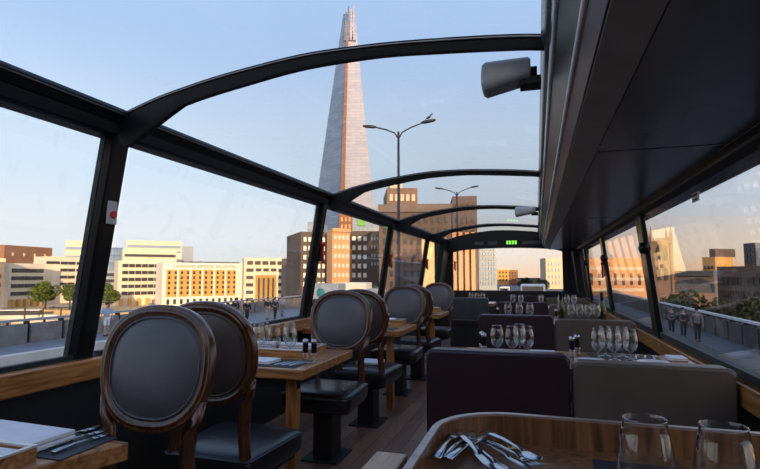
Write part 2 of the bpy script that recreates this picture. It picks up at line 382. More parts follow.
# emergency hammers on pillars
def hammer(x, y, z, s, label):
    t = thing('emergency_hammer', label, 'emergency hammer', (x, y, z), 0, 'red emergency hammers on the window pillars')
    MB().box(0, .012*s, -.03, .03, -.10, .12).build('bracket', 'black', t, bevel=.003)
    MB().tube([(.03*s, 0, -.12), (.03*s, 0, .06)], .013, 8).build('handle', 'red', t, smooth=True)
    MB().tube([(.03*s, -.045, .075), (.03*s, .045, .075)], .02, 8).build('head', 'red', t, smooth=True)
cb = thing('call_button', 'small grey box with a red button on the first left pillar', 'call button', (lx(E0+.32)+.035, 2.07, E0+.32))
MB().box(0, .014, -.03, .03, -.06, .06).build('housing_plate', 'housing', cb, bevel=.004)
MB().tube([(.012, .0, -.01), (.026, .0, -.01)], .018, 14).build('red_button', 'red', cb, smooth=False)
hammer(lx(E0+.22)+.035, 4.76, E0+.24, 1, 'red emergency hammer on second left pillar, behind the second pair of chairs')
hammer(lx(E0+.2)+.035, 7.32, E0+.22, 1, 'red emergency hammer on the left pillar just past the brick block view')
hammer(lx(E0+.2)+.035, 9.97, E0+.22, 1, 'red emergency hammer on the left pillar beside the bright yellow pane')
hammer(-1.86, 11.93, E0+.22, 1, 'red emergency hammer beside the left edge of the windscreen')
hammer(rx(E0+.1)-.03, 7.32, E0+.08, -1, 'red emergency hammer on the right side pillar beyond the wine bottles')

# grey housings on black brackets
def housing(y, s, label):
    t = thing('camera_housing', label, 'camera', (-.03, y, E0+.825), 0, 'grey camera housings under the roof ribs')
    rings = []
    for (x, zc, h, d) in ((-.176*s, 0, .06, .07), (-.170*s, 0, .115, .12), (-.155*s, .0, .130, .14), (-.11*s, .006, .118, .14), (.015*s, .020, .085, .14), (.025*s, .020, .07, .12)):
        rings.append([(x, py, zc+pz) for py, pz in rrect(d, h, min(h, d)*.3, 4)])
    MB().loft(rings).build('shell', 'housing', t, smooth=True)
    MB().box(-.02, .065, -.04, .04, -.05, -.012).build('bracket', 'black', t, bevel=.004)
    MB().tube([(0, 0, .02), (.05, 0, .02)], .02, 8).build('stem', 'black', t, smooth=True)
housing(2.14, 1, 'large pale grey camera housing under the nearest roof rib')
housing(6.85, 1.3, 'small grey camera housing further down, under the third roof rib')

# ------------------------------------------------------------------ oval-back chair
def sgn(v): return 1 if v >= 0 else -1
def oval(t, a, b, e=2.35):
    c, s_ = math.cos(t), math.sin(t)
    k = 2/e
    w = 1.0-.06*(1-s_)/2
    return (a*w*sgn(c)*abs(c)**k, b*sgn(s_)*abs(s_)**k)
def oval_n(t, a, b):
    p = Vector(oval(t+.01, a, b)); q = Vector(oval(t-.01, a, b)); d = (p-q).normalized()
    return Vector((d.y, -d.x))
def sweep_oval(a, b, sec, N=64, closed_sec=True):
    o = MB(); R = []
    for i in range(N):
        t = 2*PI*i/N+.0001
        p = Vector(oval(t, a, b)); nr = oval_n(t, a, b)
        R.append([o.bm.verts.new((p.x+nr.x*r, d, p.y+nr.y*r)) for r, d in sec])
    m = len(sec)
    for i in range(N):
        A, B = R[i], R[(i+1) % N]
        for k in range(m): o.face([A[k], A[(k+1) % m], B[(k+1) % m], B[k]])
    return o
def tilt(o, back_z, ang, yoff):
    o.location = (0, yoff, back_z); o.rotation_euler = (-ang, 0, 0)
def make_chair(label, loc, rz):
    t = thing('dining_chair', label, 'chair', loc, rz, 'oval-backed dining chairs along the left windows')
    A_, B_ = .234, .211; zc = E0-.345; yb = .245; ang = math.radians(8)
    # wooden ring with grooves
    sec = []
    prof = [(.022, 0), (.0215, .011), (.018, .019), (.012, .0225), (.007, .0185), (.004, .0225), (-.003, .026), (-.010, .023), (-.0135, .016), (-.018, .019), (-.021, .013)]
    sec = prof+[(r, -d) for r, d in prof[::-1][:-1]]
    fr = sweep_oval(A_, B_, sec).build('back_frame', 'frame', t, smooth=True); tilt(fr, zc, ang, yb)
    # padded panels, seen from the front (-y) and behind (+y)
    for side, m, nm in ((-1, 'leather_back', 'backrest'), (1, 'leather_rear', 'backrest_rear')):
        o = MB(); rings = []
        for (s_, d) in ((1.0, .004), (.985, .014), (.955, .019), (.93, .014), (.90, .017), (.8, .026), (.6, .036), (.35, .042), (.1, .044)):
            rings.append([o.bm.verts.new((x*s_, side*d, z*s_)) for x, z in (oval(2*PI*k/48+.0001, A_-.017, B_-.017) for k in range(48))])
        for i in range(len(rings)-1):
            for k in range(48): o.face([rings[i][k], rings[i][(k+1) % 48], rings[i+1][(k+1) % 48], rings[i+1][k]])
        o.face(rings[-1])
        p = o.build(nm, m, t, smooth=True); tilt(p, zc, ang, yb)
        pp = MB().tube([(x*.945, side*.0185, z*.945) for x, z in (oval(2*PI*k/48+.0001, A_-.017, B_-.017) for k in range(49))], .0035, 6, False).build('piping', m, p, smooth=True)
    # s-curved stiles from ring to seat
    for sx in (-1, 1):
        pts = [(sx*.222, yb-.020, zc-.105), (sx*.203, yb-.028, zc-.165), (sx*.180, yb-.034, zc-.225), (sx*.171, yb-.034, zc-.29), (sx*.175, yb-.03, zc-.36), (sx*.185, yb-.03, zc-.44), (sx*.190, yb-.035, zc-.52)]
        MB().tube(pts, [.012, .021, .026, .026, .025, .026, .027], 10, True, 1.1).build('stile', 'frame', t, smooth=True)
    # seat: apron + cushion
    def out(s_, n=10):
        pts = []
        W0, W1, y0, y1, r = .215*s_, .245*s_, .235*s_+.005, -.24*s_, .06
        base = [(-W0, y0, .03), (-W1, y1, .07), (W1, y1, .07), (W0, y0, .03)]
        for i, (x, y, r) in enumerate(base):
            p = Vector((x, y)); a = Vector(base[i-1][:2])-p; b = Vector(base[(i+1) % 4][:2])-p
            A = p+a.normalized()*r; B = p+b.normalized()*r
            for k in range(n+1):
                u = k/n; pts.append(((1-u)**2*A.x+2*u*(1-u)*p.x+u*u*B.x, (1-u)**2*A.y+2*u*(1-u)*p.y+u*u*B.y))
        return pts
    def ring(s_, z): return [(x, y, z) for x, y in out(s_)]
    MB().loft([ring(.90, .340), ring(.94, .345), ring(.94, .365), ring(.90, .37)]).build('seat_apron', 'leather_seat', t, smooth=False, bevel=.004)
    cu = MB().loft([ring(.93, .362), ring(.99, .368), ring(1.02, .385), ring(1.03, .41), ring(1.03, .435), ring(1.018, .455), ring(.97, .467), ring(.85, .478), ring(.6, .485), ring(.3, .487)]).build('seat', 'leather_seat', t, smooth=True)
    MB().tube([(x, y, .455) for x, y in out(1.022)]+[(*out(1.022)[0], .455)], .005, 6, False).build('piping', 'leather_seat', cu, smooth=True)
    # pedestal
    MB().box(-.07, .07, -.09, .09, .012, .345).build('pedestal', 'wall', t, bevel=.01)
    MB().box(-.13, .13, -.15, .15, 0, .014).build('base_plate', 'wall', t, bevel=.004)
    MB().box(-.17, .17, -.17, .17, .325, .347).build('seat_plate', 'wall', t)
    return t
CX = -1.39
LBL = ['slate leather oval-backed chair nearest the camera, beside the near table with white napkin',
 'oval-backed chair with black seat standing back to back behind the nearest chair',
 'oval-backed chair facing the camera at the far end of the glass-laden table',
 'oval-backed chair back to back with the one at the glass-laden table',
 'oval-backed chair facing the camera at the far side of the third table on the left',
 'oval-backed chair hidden mostly behind the third table\'s camera-facing chair',
 'smallest oval-backed chair far down on the left, near the dark front bench']
ch0 = make_chair(LBL[0], (CX+.02, 1.355, 0), 0)
dup(ch0, (CX-.01, 2.19, 0), PI, LBL[1])
dup(ch0, (CX-.03, 3.355, 0), 0, LBL[2])
dup(ch0, (CX-.01, 4.20, 0), PI, LBL[3])
dup(ch0, (CX-.05, 5.33, 0), 0, LBL[4])
dup(ch0, (CX-.03, 6.15, 0), PI, LBL[5])
dup(ch0, (CX-.06, 7.45, 0), 0, LBL[6])

# ------------------------------------------------------------------ tables on the left
TZ = E0-.51
def left_table(y0, y1, label, quad=None):
    t = thing('dining_table', label, 'table', (-1.69, (y0+y1)/2, 0), 0, 'wooden tables along the left windows')
    cx, cy = -1.69, (y0+y1)/2
    q = quad or [(-2.21, y0), (-1.215, y0), (-1.215, y1), (-2.21, y1)]
    q = [(x-cx, y-cy) for x, y in q]
    MB().prism(q, TZ-.055, TZ, 'z').build('tabletop', 'wood', t, bevel=.006)
    hy = (y1-y0)/2
    for yy in (-hy+.09, ):
        MB().box(.32, .385, yy+.02, yy+.085, 0, TZ-.055).build('leg', 'wood_leg', t, bevel=.006)
    MB().box(-.50, .385, -hy+.12, -hy+.165, TZ-.13, TZ-.055).build('support_rail', 'wall', t)
    return t
M['wood_leg'] = wood('leg_walnut', (.18, .07, .02), (.50, .22, .07), .35, 'z', 1.0, .3)
left_table(.62, 1.32, 'nearest wooden table at the bottom left corner, with napkin and forks', [(-2.21, .62), (-1.46, .62), (-1.205, 1.30), (-2.21, 1.40)])
left_table(2.52, 3.30, 'wooden table by the left window crowded with wine glasses and a wooden tray')
left_table(4.52, 5.24, 'third wooden table from the camera on the left side')
left_table(6.52, 7.28, 'furthest wooden table on the left, before the small far chair')

# ------------------------------------------------------------------ table ware
def glass_mesh():
    o = MB(); p = [(.0, .0), (.034, .001), (.034, .003), (.012, .006), (.0045, .012), (.004, .034), (.007, .046), (.022, .055), (.037, .075), (.0435, .100), (.042, .130), (.036, .162), (.0315, .185), (.0322, .1862), (.0325, .185)]
    return o.lathe(p, n=20).build('wine_glass', 'wine', smooth=True)
wg = glass_mesh(); tag(wg, 'x', 'wine glass'); WG = [wg]
def put(protolist, loc, label, group=None, scale=None, rz=0):
    o = protolist[0]
    if len(protolist) == 1 and not o.get('used'):
        o['used'] = 1
        del o['used']; protolist.append(1); o.location = loc; o.rotation_euler = (0, 0, rz); o['label'] = label
        if group: o['group'] = group
        if scale: o.scale = (scale,)*3
        return o
    r = dup(o, loc, rz, label, group, (scale or 1,)*3)
    return r
def pz(u, v, z=TZ): return onZ(u, v, z)
def P(x, y, z=TZ): return (x, y, z)
G2 = 'wine glasses on the crowded left table'
two = [(-1.82, 2.91, 'leftmost'), (-1.85, 3.01, 'second from left, rear'), (-1.71, 2.91, 'third from left, front'), (-1.74, 3.02, 'middle rear'), (-1.60, 2.91, 'middle front'), (-1.49, 2.92, 'rightmost front'), (-1.55, 3.02, 'rightmost rear')]
for x, y, w in two: put(WG, P(x, y, TZ+.0095), w+' wine glass of the cluster on the crowded left window table', G2)
for x, y, w in [(-1.86, 4.88, 'left'), (-1.74, 4.82, 'centre'), (-1.62, 4.88, 'right'), (-1.52, 4.80, 'nearest')]:
    put(WG, P(x, y), w+' wine glass on the third table of the left side', 'wine glasses on the third left table')
for x, y, w in [(-1.7, 6.9, 'left'), (-1.5, 6.85, 'right')]:
    put(WG, P(x, y), w+' wine glass on the furthest left table', 'wine glasses on the furthest left table')
RT = TZ
for i, (u, d) in enumerate([(497, 3.38), (512, 3.36), (527, 3.38), (519.5, 3.52)]):
    p = onY(u, 340, d); put(WG, (p.x, d, RT), ['front left', 'front middle', 'front right', 'rear'][i]+' wine glass of the aisle-side cluster just past the nearest purple bench', 'wine glasses at the aisle seats beyond the nearest bench')
for i, (u, d) in enumerate([(598, 3.38), (605, 3.52), (614, 3.37), (630, 3.38), (622, 3.52)]):
    p = onY(u, 340, d); put(WG, (p.x, d, RT), ['leftmost', 'rear left', 'front middle', 'rightmost', 'rear right'][i]+' wine glass of the window-side cluster past the nearest grey bench', 'wine glasses at the window seats beyond the nearest bench')
for i, u in enumerate([508, 519, 530]):
    p = onY(u, 310, 6.1); put(WG, (p.x, 6.1+.05*(i % 2), RT), ['left', 'middle', 'right'][i]+' wine glass past the second purple bench', 'wine glasses past the second purple bench')
for i, u in enumerate([571, 579.5, 588, 596.5]):
    p = onY(u, 310, 6.12); put(WG, (p.x, 6.12, RT), ['first', 'second', 'third', 'fourth'][i]+' wine glass from the left, between the two wine bottles', 'wine glasses between the wine bottles')
for i, u in enumerate([513, 521, 541]):
    p = onY(u, 300, 8.8); put(WG, (p.x, 8.8, RT), ['left', 'middle', 'right'][i]+' wine glass past the third bench, near the aisle', 'wine glasses past the third bench near the aisle')
for i, u in enumerate([560, 567, 574]):
    p = onY(u, 300, 8.8); put(WG, (p.x, 8.8, RT), ['left', 'middle', 'right'][i]+' wine glass past the third bench, near the window', 'wine glasses past the third bench near the window')
for i, u in enumerate([471, 477, 483]):
    p = onY(u, 295, 9.45); put(WG, (p.x, 9.45, RT), ['left', 'middle', 'right'][i]+' wine glass on the small table behind the dark front left bench', 'wine glasses behind the front left bench')

def mill(label, loc, rx_=0, ry_=0):
    t = thing('pepper_mill', label, 'mill', loc, 0, 'black and steel salt and pepper mills'); t.rotation_euler = (rx_, ry_, 0)
    MB().lathe([(0, 0), (.019, 0), (.019, .045), (.016, .05), (.0, .05)], n=16).build('clear_base', 'wine', t, smooth=True)
    MB().lathe([(0, .05), (.0165, .05), (.0165, .105), (.0, .105)], n=16).build('body', 'blackgloss', t, smooth=False)
    MB().lathe([(0, .105), (.017, .105), (.018, .118), (.014, .128), (0, .131)], n=16).build('cap', 'steel', t, smooth=True)
    return t
m0 = mill('left black and steel mill at the tray end of the crowded left table', P(-1.33, 2.80))
dup(m0, P(-1.275, 2.80), 0, 'right black and steel mill at the tray end of the crowded left table')
dup(m0, P(-1.42, 4.86), 0, 'black mill on the third table of the left side')
dup(m0, P(-1.40, 6.80), 0, 'black mill on the furthest left table')
for k, (u, v, d, l) in enumerate([(482, 345, 3.52, 'upper black mill by the aisle end of the table past the nearest purple bench'), (484, 348, 3.42, 'lower black mill by the aisle end of the table past the nearest purple bench'),
        (572, 345, 3.40, 'left black mill where purple and grey seats meet past the nearest bench'), (577, 342, 3.52, 'right black mill where purple and grey seats meet past the nearest bench'), (498, 310, 6.1, 'tiny black mill past the second purple bench'), (556, 310, 6.05, 'tiny black mill left of the first wine bottle')]):
    p = onY(u, v, d); dup(m0, (p.x, d, RT), .3*k, l)

def wine_bottle(label, loc):
    t = thing('wine_bottle', label, 'wine bottle', loc, 0, 'green-tinted wine bottles')
    MB().lathe([(0, .004), (.038, 0), (.040, .01), (.040, .11), (.036, .15), (.022, .20), (.015, .235), (.014, .30), (.0, .30)], n=20).build('bottle_body', 'bottle', t, smooth=True)
    MB().lathe([(0, .012), (.034, .012), (.034, .10), (0, .10)], n=16).build('contents', 'oil', t, smooth=True)
    MB().lathe([(0, .315), (.0155, .315), (.0165, .31), (.0170, .21), (.0160, .21), (.0155, .30)], n=16).build('dark_foil', 'black', t, smooth=True)
    return t
p = onY(561, 305, 6.2); wb = wine_bottle('left wine bottle with dark neck past the second grey bench', (p.x, 6.22, RT))
p = onY(602, 305, 6.22); dup(wb, (p.x, 6.22, RT), 0, 'right wine bottle with dark neck next to the right window')

def fork_mesh(L=.19, kind='fork'):
    o = MB(); pts = [(0, 0, .004), (.03, 0, .006), (.07, 0, .008), (.11, 0, .006), (.13, 0, .004)]
    o.tube(pts, [.010, .009, .006, .004, .006], 8, True, .35)
    if kind == 'fork':
        o.tube([(.128, 0, .004), (.14, 0, .003), (.15, 0, .003)], [.005, .011, .012], 8, True, .25)
        for k in range(4):
            y = -.009+.006*k; o.tube([(.148, y, .003), (.17, y, .002), (.19, y, .007)], [.002, .0017, .001], 6, True, .7)
    elif kind == 'spoon':
        o.tube([(.128, 0, .004), (.14, 0, .003), (.155, 0, .002), (.172, 0, .003), (.185, 0, .006)], [.005, .013, .018, .015, .003], 10, True, .25)
    else:
        o.tube([(.11, 0, .004), (.13, 0, .004), (.17, .001, .004), (.20, .003, .004)], [.005, .009, .009, .002], 8, True, .15)
    return o.build({'fork': 'fork', 'spoon': 'spoon', 'knife': 'knife'}[kind], 'steel', smooth=True)
FK = [tag(fork_mesh(), 'x', 'fork')]; SP = [tag(fork_mesh(kind='spoon'), 'x', 'spoon')]; KN = [tag(fork_mesh(kind='knife'), 'x', 'knife')]
def cutlery(pl, x, y, z, rz, label, group, tilt_=0):
    o = put(pl, (x, y, z), label, group, None, rz); o.rotation_euler = (0, tilt_, rz); return o
def flat_thing(name, x0, x1, y0, y1, z0, z1, m, label, cat, rz=0, bevel=.002, group=None):
    c = ((x0+x1)/2, (y0+y1)/2, z0)
    o = MB().box(x0-c[0], x1-c[0], y0-c[1], y1-c[1], 0, z1-z0).build(name, m, bevel=bevel); o.location = c; o.rotation_euler = (0, 0, rz)
    return tag(o, label, cat, group)
def napkin(x0, x1, y0, y1, z, h, label, rz=0):
    c = ((x0+x1)/2, (y0+y1)/2, z); w = (x1-x0)/2; d = (y1-y0)/2
    t = thing('folded_napkin', label, 'napkin', c, rz, 'white folded linen napkins')
    k = 2 if h < .04 else 3
    for i in range(k):
        zz = h*i/k; s_ = 1-.01*i
        rings = []
        pr = [(-d*s_, zz), (-d*s_-.004, zz+h/k*.5), (-d*s_, zz+h/k*.92), (d*s_, zz+h/k*.92), (d*s_, zz)]
        MB().prism(pr, -w*s_, w*s_, 'x').build('fold', 'linen', t, bevel=.005, seg=3)
    return t
# near left table setting
flat_thing('placemat', -1.95, -1.265, 1.115, 1.315, TZ, TZ+.003, 'mat', 'dark placemat under the forks on the nearest left table', 'placemat', 0, .001, 'dark placemats')
napkin(-1.80, -1.375, 1.11, 1.27, TZ+.004, .032, 'thick white folded napkin at bottom left on the nearest table', -.04)
for k, (a_, b_) in enumerate((((52, 455), (98, 439)), ((46, 450), (90, 436.5)), ((40, 446), (80, 434)))):
    p = pz(*a_); q = pz(*b_)
    cutlery(FK, p.x, p.y, TZ+.004, math.atan2(q.y-p.y, q.x-p.x), ['first', 'second', 'third'][k]+' fork counting from the table edge beside the white napkin', 'forks beside the white napkin')
def rim_tray(x0, x1, y0, y1, h, label, name='wooden_tray'):
    c = ((x0+x1)/2, (y0+y1)/2, TZ+.001); w, d = (x1-x0)/2, (y1-y0)/2
    t = thing(name, label, 'tray', c, 0, 'rimmed wooden trays')
    MB().box(-w, w, -d, d, 0, .008).build('tray_floor', 'wood', t)
    o = MB(); th = .012
    o.box(-w, w, -d, -d+th, .008, h); o.box(-w, w, d-th, d, .008, h); o.box(-w, -w+th, -d+th, d-th, .008, h); o.box(w-th, w, -d+th, d-th, .008, h)
    o.build('tray_side', 'wood', t)
    o = MB(); e = .002
    o.box(-w-e, w+e, -d-e, -d+th+e, h, h+.006); o.box(-w-e, w+e, d-th-e, d+e, h, h+.006); o.box(-w-e, -w+th, -d+th, d-th, h, h+.006); o.box(w-th, w+e, -d+th, d-th, h, h+.006)
    o.build('tray_rim', 'tray_rim', t)
    return t
M['tray_rim'] = mat('pale_rim_sheen', (.62, .58, .54), .22)  # pale tone holds the sheen along the tray rim tops
rim_tray(-1.95, -1.33, .80, 1.098, .036, 'rimmed wooden tray at the very bottom left holding a white dish')
napkin(-1.90, -1.36, .83, 1.075, TZ+.010, .026, 'broad white napkin lying in the bottom left tray')
o = MB().lathe([(0, .0), (.03, 0), (.05, .012), (.056, .022), (.052, .022), (.044, .012), (0, .008)], n=28).build('small_bowl', 'blackgloss', smooth=True); o.location = (-1.60, .99, TZ+.0365)
tag(o, 'small dark bowl on the white cloth in the bottom left tray', 'bowl')
# crowded table
flat_thing('placemat', -1.75, -1.28, 2.56, 2.80, TZ, TZ+.003, 'mat', 'dark placemat with cutlery at the front edge of the crowded left table', 'placemat', 0, .001, 'dark placemats')
napkin(-1.66, -1.46, 2.60, 2.74, TZ+.004, .018, 'white folded napkin on the front edge of the crowded left table')
for k in range(3): cutlery([FK, KN, FK][k], -1.42+.045*k, 2.59, TZ+.004, 1.1, ['left fork', 'middle knife', 'right fork'][k]+' beside the napkin on the crowded left table', 'cutlery on the crowded left table')
rim_tray(-2.10, -1.36, 2.86, 3.18, .045, 'rimmed wooden tray on the crowded left table, against the window end')
napkin(-1.98, -1.72, 3.08, 3.16, TZ+.010, .045, 'white napkin inside the tray behind the wine glasses')
napkin(-1.66, -1.42, 3.08, 3.16, TZ+.010, .045, 'white napkin at the aisle end of the tray behind the wine glasses')
# third and fourth tables
for (yy, w) in ((4.52, 'third'), (6.52, 'furthest')):
    rim_tray(-1.75, -1.30, yy+.44, yy+.60, .055, 'rimmed wooden tray on the %s left table' % w)
    napkin(-1.65, -1.40, yy+.46, yy+.58, TZ+.010, .06, 'white napkin in the tray of the %s left table' % w)
    flat_thing('placemat', -1.75, -1.28, yy+.04, yy+.26, TZ, TZ+.003, 'mat', 'dark placemat on the %s left table' % w, 'placemat', 0, .001, 'dark placemats')
    cutlery(FK, -1.50, yy+.07, TZ+.004, 1.2, 'fork on the dark placemat of the %s left table' % w, 'far forks')
o = napkin(-1.50, -1.30, 4.16, 4.36, .489, .02, 'white napkin lying on the seat of the chair behind the crowded table')

# ------------------------------------------------------------------ benches on the right
def bench_half(t, x0, x1, ztop, m, y):
    """back panel with rounded top corners, piping, seat cushion on the far side"""
    w = x1-x0; cx = (x0+x1)/2; z0 = .10; h = ztop-z0
    r = .04
    def outline(s=0):
        pts = [(-w/2+s, z0+s), (w/2-s, z0+s)]
        for k in range(7): a = k*PI/12; pts.append((w/2-r+(r-s)*math.cos(a), ztop-r+(r-s)*math.sin(a)))
        for k in range(7): a = PI/2+k*PI/12; pts.append((-w/2+r+(r-s)*math.cos(a), ztop-r+(r-s)*math.sin(a)))
        return pts
    rings = [[(cx+x, yy, z) for x, z in outline(s)] for yy, s in ((y, .012), (y+.008, .003), (y+.018, 0), (y+.122, 0), (y+.132, .003), (y+.14, .012))]
    b = MB().loft(rings).build('backrest', m, t, smooth=False, bevel=0)
    for p in b.data.polygons: p.use_smooth = len(p.vertices) == 4
    MB().tube([(cx+x, y+.012, z) for x, z in outline(0)[2:]], .0045, 6).build('piping', 'piping_'+m, b, smooth=True)
    s_ = [[(cx+a, c+yy, z) for a, c in rrect(w-.01-2*q, .34-2*q, .04, 4)] for z, q, yy in ((.36, .01, y+.32), (.37, 0, y+.32), (.44, 0, y+.32), (.47, .01, y+.32), (.48, .03, y+.32))]
    MB().loft(s_).build('seat', m, t, smooth=True)
M['piping_aubergine'] = mat('aubergine_piping', (.10, .08, .12), .35)
M['piping_greige'] = mat('taupe_piping', (.22, .19, .17), .4)
BY = [2.80, 5.40, 8.0, 10.45]; BX0, BXM, BX1 = -.60, .150, .885
names = ['nearest', 'second', 'third', 'furthest']
for i, y in enumerate(BY):
    t = thing('bench_seat', '%s dark aubergine leather bench back on the aisle side' % names[i], 'bench', (0, 0, 0), 0, 'aubergine aisle-side bench seats')
    t.location = (0, y, 0); bench_half(t, BX0, BXM, E0-.412, 'aubergine', 0)
    MB().box(BX0+.06, BXM-.03, .06, .12, 0, .12).build('plinth', 'wall', t); MB().box(BX0+.06, BXM-.03, .16, .46, 0, .36).build('seat_base', 'wall', t)
    t = thing('bench_seat', '%s taupe grey leather bench back on the window side' % names[i], 'bench', (0, y, 0), 0, 'taupe window-side bench seats')
    bench_half(t, BXM+.012, BX1, E0-.443, 'greige', 0)
    MB().box(BXM+.06, BX1-.03, .06, .12, 0, .12).build('plinth', 'wall', t); MB().box(BXM+.06, BX1-.03, .16, .46, 0, .36).build('seat_base', 'wall', t)
def right_table(y0, y1, label):
    t = thing('dining_table', label, 'table', (.17, (y0+y1)/2, 0), 0, 'wide wooden tables on the right side')
    h = (y1-y0)/2
    MB().box(-.66, .70, -h, h, TZ-.05, TZ).build('tabletop', 'wood', t, bevel=.006)
    for x in (-.45, .45): MB().box(x-.04, x+.04, h-.10, h-.03, .015, TZ-.05).build('leg', 'wood_leg', t)
    for x in (-.45, .45): MB().box(x-.12, x+.12, h-.15, h+.1, 0, .015).build('foot_plate', 'wall', t)
right_table(3.0, 3.66, 'wide wooden table set with wine glasses beyond the nearest benches')
right_table(5.62, 6.30, 'wide wooden table carrying the two wine bottles beyond the second benches')
right_table(8.22, 8.92, 'wide wooden table beyond the third benches, near the windscreen')
for k, (yy, w) in enumerate(((3.36, 'nearest'), (5.98, 'second'))):
    for j, (x0, x1, s) in enumerate(((-.42, -.12, 'aisle'), (.30, .70, 'window'))):
        flat_thing('placemat', x0, x1, yy+.02, yy+.26, TZ, TZ+.003, 'mat', 'dark placemat at the %s place beyond the %s bench' % (s, w), 'placemat', 0, .001, 'dark placemats')
        for q in range(3):
            cutlery([FK, KN, SP][q], x0+.03+(.0 if j == 0 else .22)+.05*q, yy+.04, TZ+.004, 1.35, '%s at the %s place beyond the %s bench' % (['fork', 'knife', 'spoon'][q], s, w), 'cutlery beyond the benches')
napkin(-.06, .10, 3.44, 3.54, TZ+.001, .02, 'white napkin near the middle of the table past the nearest bench')
napkin(.74, .84, 3.44, 3.56, TZ+.001, .02, 'white napkin next to the right sill past the nearest bench')
sp_ = None
for (u, yy, l) in ((470, 3.16, 'white side plate at the aisle end of the table past the nearest purple bench'), (546, 3.30, 'white side plate left of the two mills past the nearest bench'), (589, 3.22, 'white side plate just right of the two mills past the nearest bench'), (652, 3.26, 'white side plate near the right sill past the nearest bench')):
    p = onY(u, 340, yy)
    if sp_ is None:
        sp_ = MB().lathe([(0, 0), (.045, 0), (.075, .010), (.085, .014), (.083, .016), (.07, .012), (.045, .004), (0, .004)], n=24).build('side_plate', 'ceramic', smooth=True); sp_.location = (p.x, yy, TZ+.004); tag(sp_, l, 'plate', 'white side plates')
    else: dup(sp_, (p.x, yy, TZ+.004), 0, l)
# front-left bench
t = thing('bench_seat', 'dark teal leather bench at the front on the left, before the windscreen', 'bench', (0, 9.0, 0))
bench = bench_half(t, -1.54, -.82, E0-.40, 'teal_leather', 0) if False else None
def simple_back(t, x0, x1, z0, z1, m):
    rings = [[(x, yy, z) for x, z in rrect(x1-x0-2*s, z1-z0-2*s, .03, 4, (x0+x1)/2, (z0+z1)/2)] for yy, s in ((0, .01), (.012, 0), (.11, 0), (.12, .01))]
    return MB().loft(rings).build('backrest', m, t, smooth=False)
simple_back(t, -1.54, -.82, .45, E0-.40, 'teal_leather')
MB().box(-1.52, -.84, -.02, .5, .36, .48).build('seat', 'leather_seat', t, bevel=.02)
MB().box(-1.48, -.88, 0, .45, 0, .36).build('seat_base', 'wall', t)
t = thing('dining_table', 'small wooden table behind the dark front left bench', 'table', (-1.2, 9.65, 0), 0)
MB().box(-.45, .45, -.3, .3, TZ-.05, TZ).build('tabletop', 'wood', t, bevel=.005); MB().box(-.05, .05, -.05, .05, 0, TZ-.05).build('leg', 'wood_leg', t)

# ------------------------------------------------------------------ foreground table with raised rim
FX0, FX1, FY0, FY1 = -.285, .885, .42, 1.62; FZ = E0-.50
t = thing('dining_table', 'foreground walnut table with a raised rounded rim at the bottom right', 'table', ((FX0+FX1)/2, (FY0+FY1)/2, 0))
w, d = FX1-FX0, FY1-FY0
MB().prism(rrect(w-.01, d-.01, .20, 10), FZ-.03, FZ, 'z').build('tabletop', 'wood_y', t)
o = MB(); O = rrect(w, d, .21, 12); I = rrect(w-.036, d-.036, .192, 12); n_ = len(O)
ring = []
for i in range(n_):
    ring.append([o.bm.verts.new((*O[i], FZ-.045)), o.bm.verts.new((*O[i], FZ+.078)), o.bm.verts.new((*I[i], FZ+.078)), o.bm.verts.new((*I[i], FZ-.002))])
for i in range(n_):
    A, B = ring[i], ring[(i+1) % n_]
    for k in range(3): o.face([A[k], A[k+1], B[k+1], B[k]])
rimo = o.build('rim_wall', 'wood_y', t)
o = MB(); O = rrect(w+.004, d+.004, .212, 12); I = rrect(w-.034, d-.034, .193, 12)
R = [[o.bm.verts.new((*O[i], FZ+.076)), o.bm.verts.new((*O[i], FZ+.084)), o.bm.verts.new((*I[i], FZ+.084)), o.bm.verts.new((*I[i], FZ+.076))] for i in range(n_)]
for i in range(n_):
    A, B = R[i], R[(i+1) % n_]
    for k in range(4): o.face([A[k], A[(k+1) % 4], B[(k+1) % 4], B[k]])
o.build('rim_cap', 'rim', t)
MB().box(-.06, .06, -.06, .06, .02, FZ-.03).build('leg', 'wood_leg', t); MB().box(-.25, .25, -.25, .25, 0, .02).build('foot_plate', 'wall', t)
flat_thing('placemat', .13, .76, 1.02, 1.52, FZ+.0005, FZ+.004, 'mat', 'dark blue placemat under the two big foreground wine glasses', 'placemat', 0, .001, 'dark placemats')
WG2 = []
for x, y, l in ((.190, 1.10, 'left of the two large wine glasses in the right foreground'), (.318, 1.09, 'right of the two large wine glasses in the right foreground')):
    put(WG, (x, y, FZ+.004), l, 'foreground wine glasses', 1.20)
cl = [(-.225, 1.585, -.95, 'fork'), (-.205, 1.575, -1.0, 'spoon'), (-.185, 1.59, -.90, 'knife'), (-.17, 1.575, -.80, 'fork'), (-.245, 1.37, 1.35, 'spoon'), (-.225, 1.35, 1.25, 'knife'), (-.25, 1.33, 1.50, 'fork'), (-.15, 1.56, -.9, 'spoon'), (-.215, 1.50, -1.15, 'knife')]
ord_ = {'spoon': 0, 'fork': 0, 'knife': 0}; words = ['left-hand', 'middle', 'right-hand']
for k, (x, y, a, kd) in enumerate(cl):
    o = cutlery({'fork': FK, 'spoon': SP, 'knife': KN}[kd], x, y-.05, FZ+.007+.006*k, a, '%s steel %s in the cutlery pile on the foreground rimmed table' % (words[ord_[kd]], kd), 'cutlery pile on the foreground table')
    o.scale = (1.3,)*3; ord_[kd] += 1
o = MB(); 
for k in range(2): o.tube([(.013*math.cos(a*PI/8)+.012*k, .009*math.sin(a*PI/8), .003+.002*k) for a in range(17)], .0022, 6, False)
o = o.build('brass_ring', 'brass', smooth=True); o.location = (-.082, 1.545, FZ+.002); tag(o, 'tiny brass ring lying inside the foreground table beyond the cutlery', 'ring')
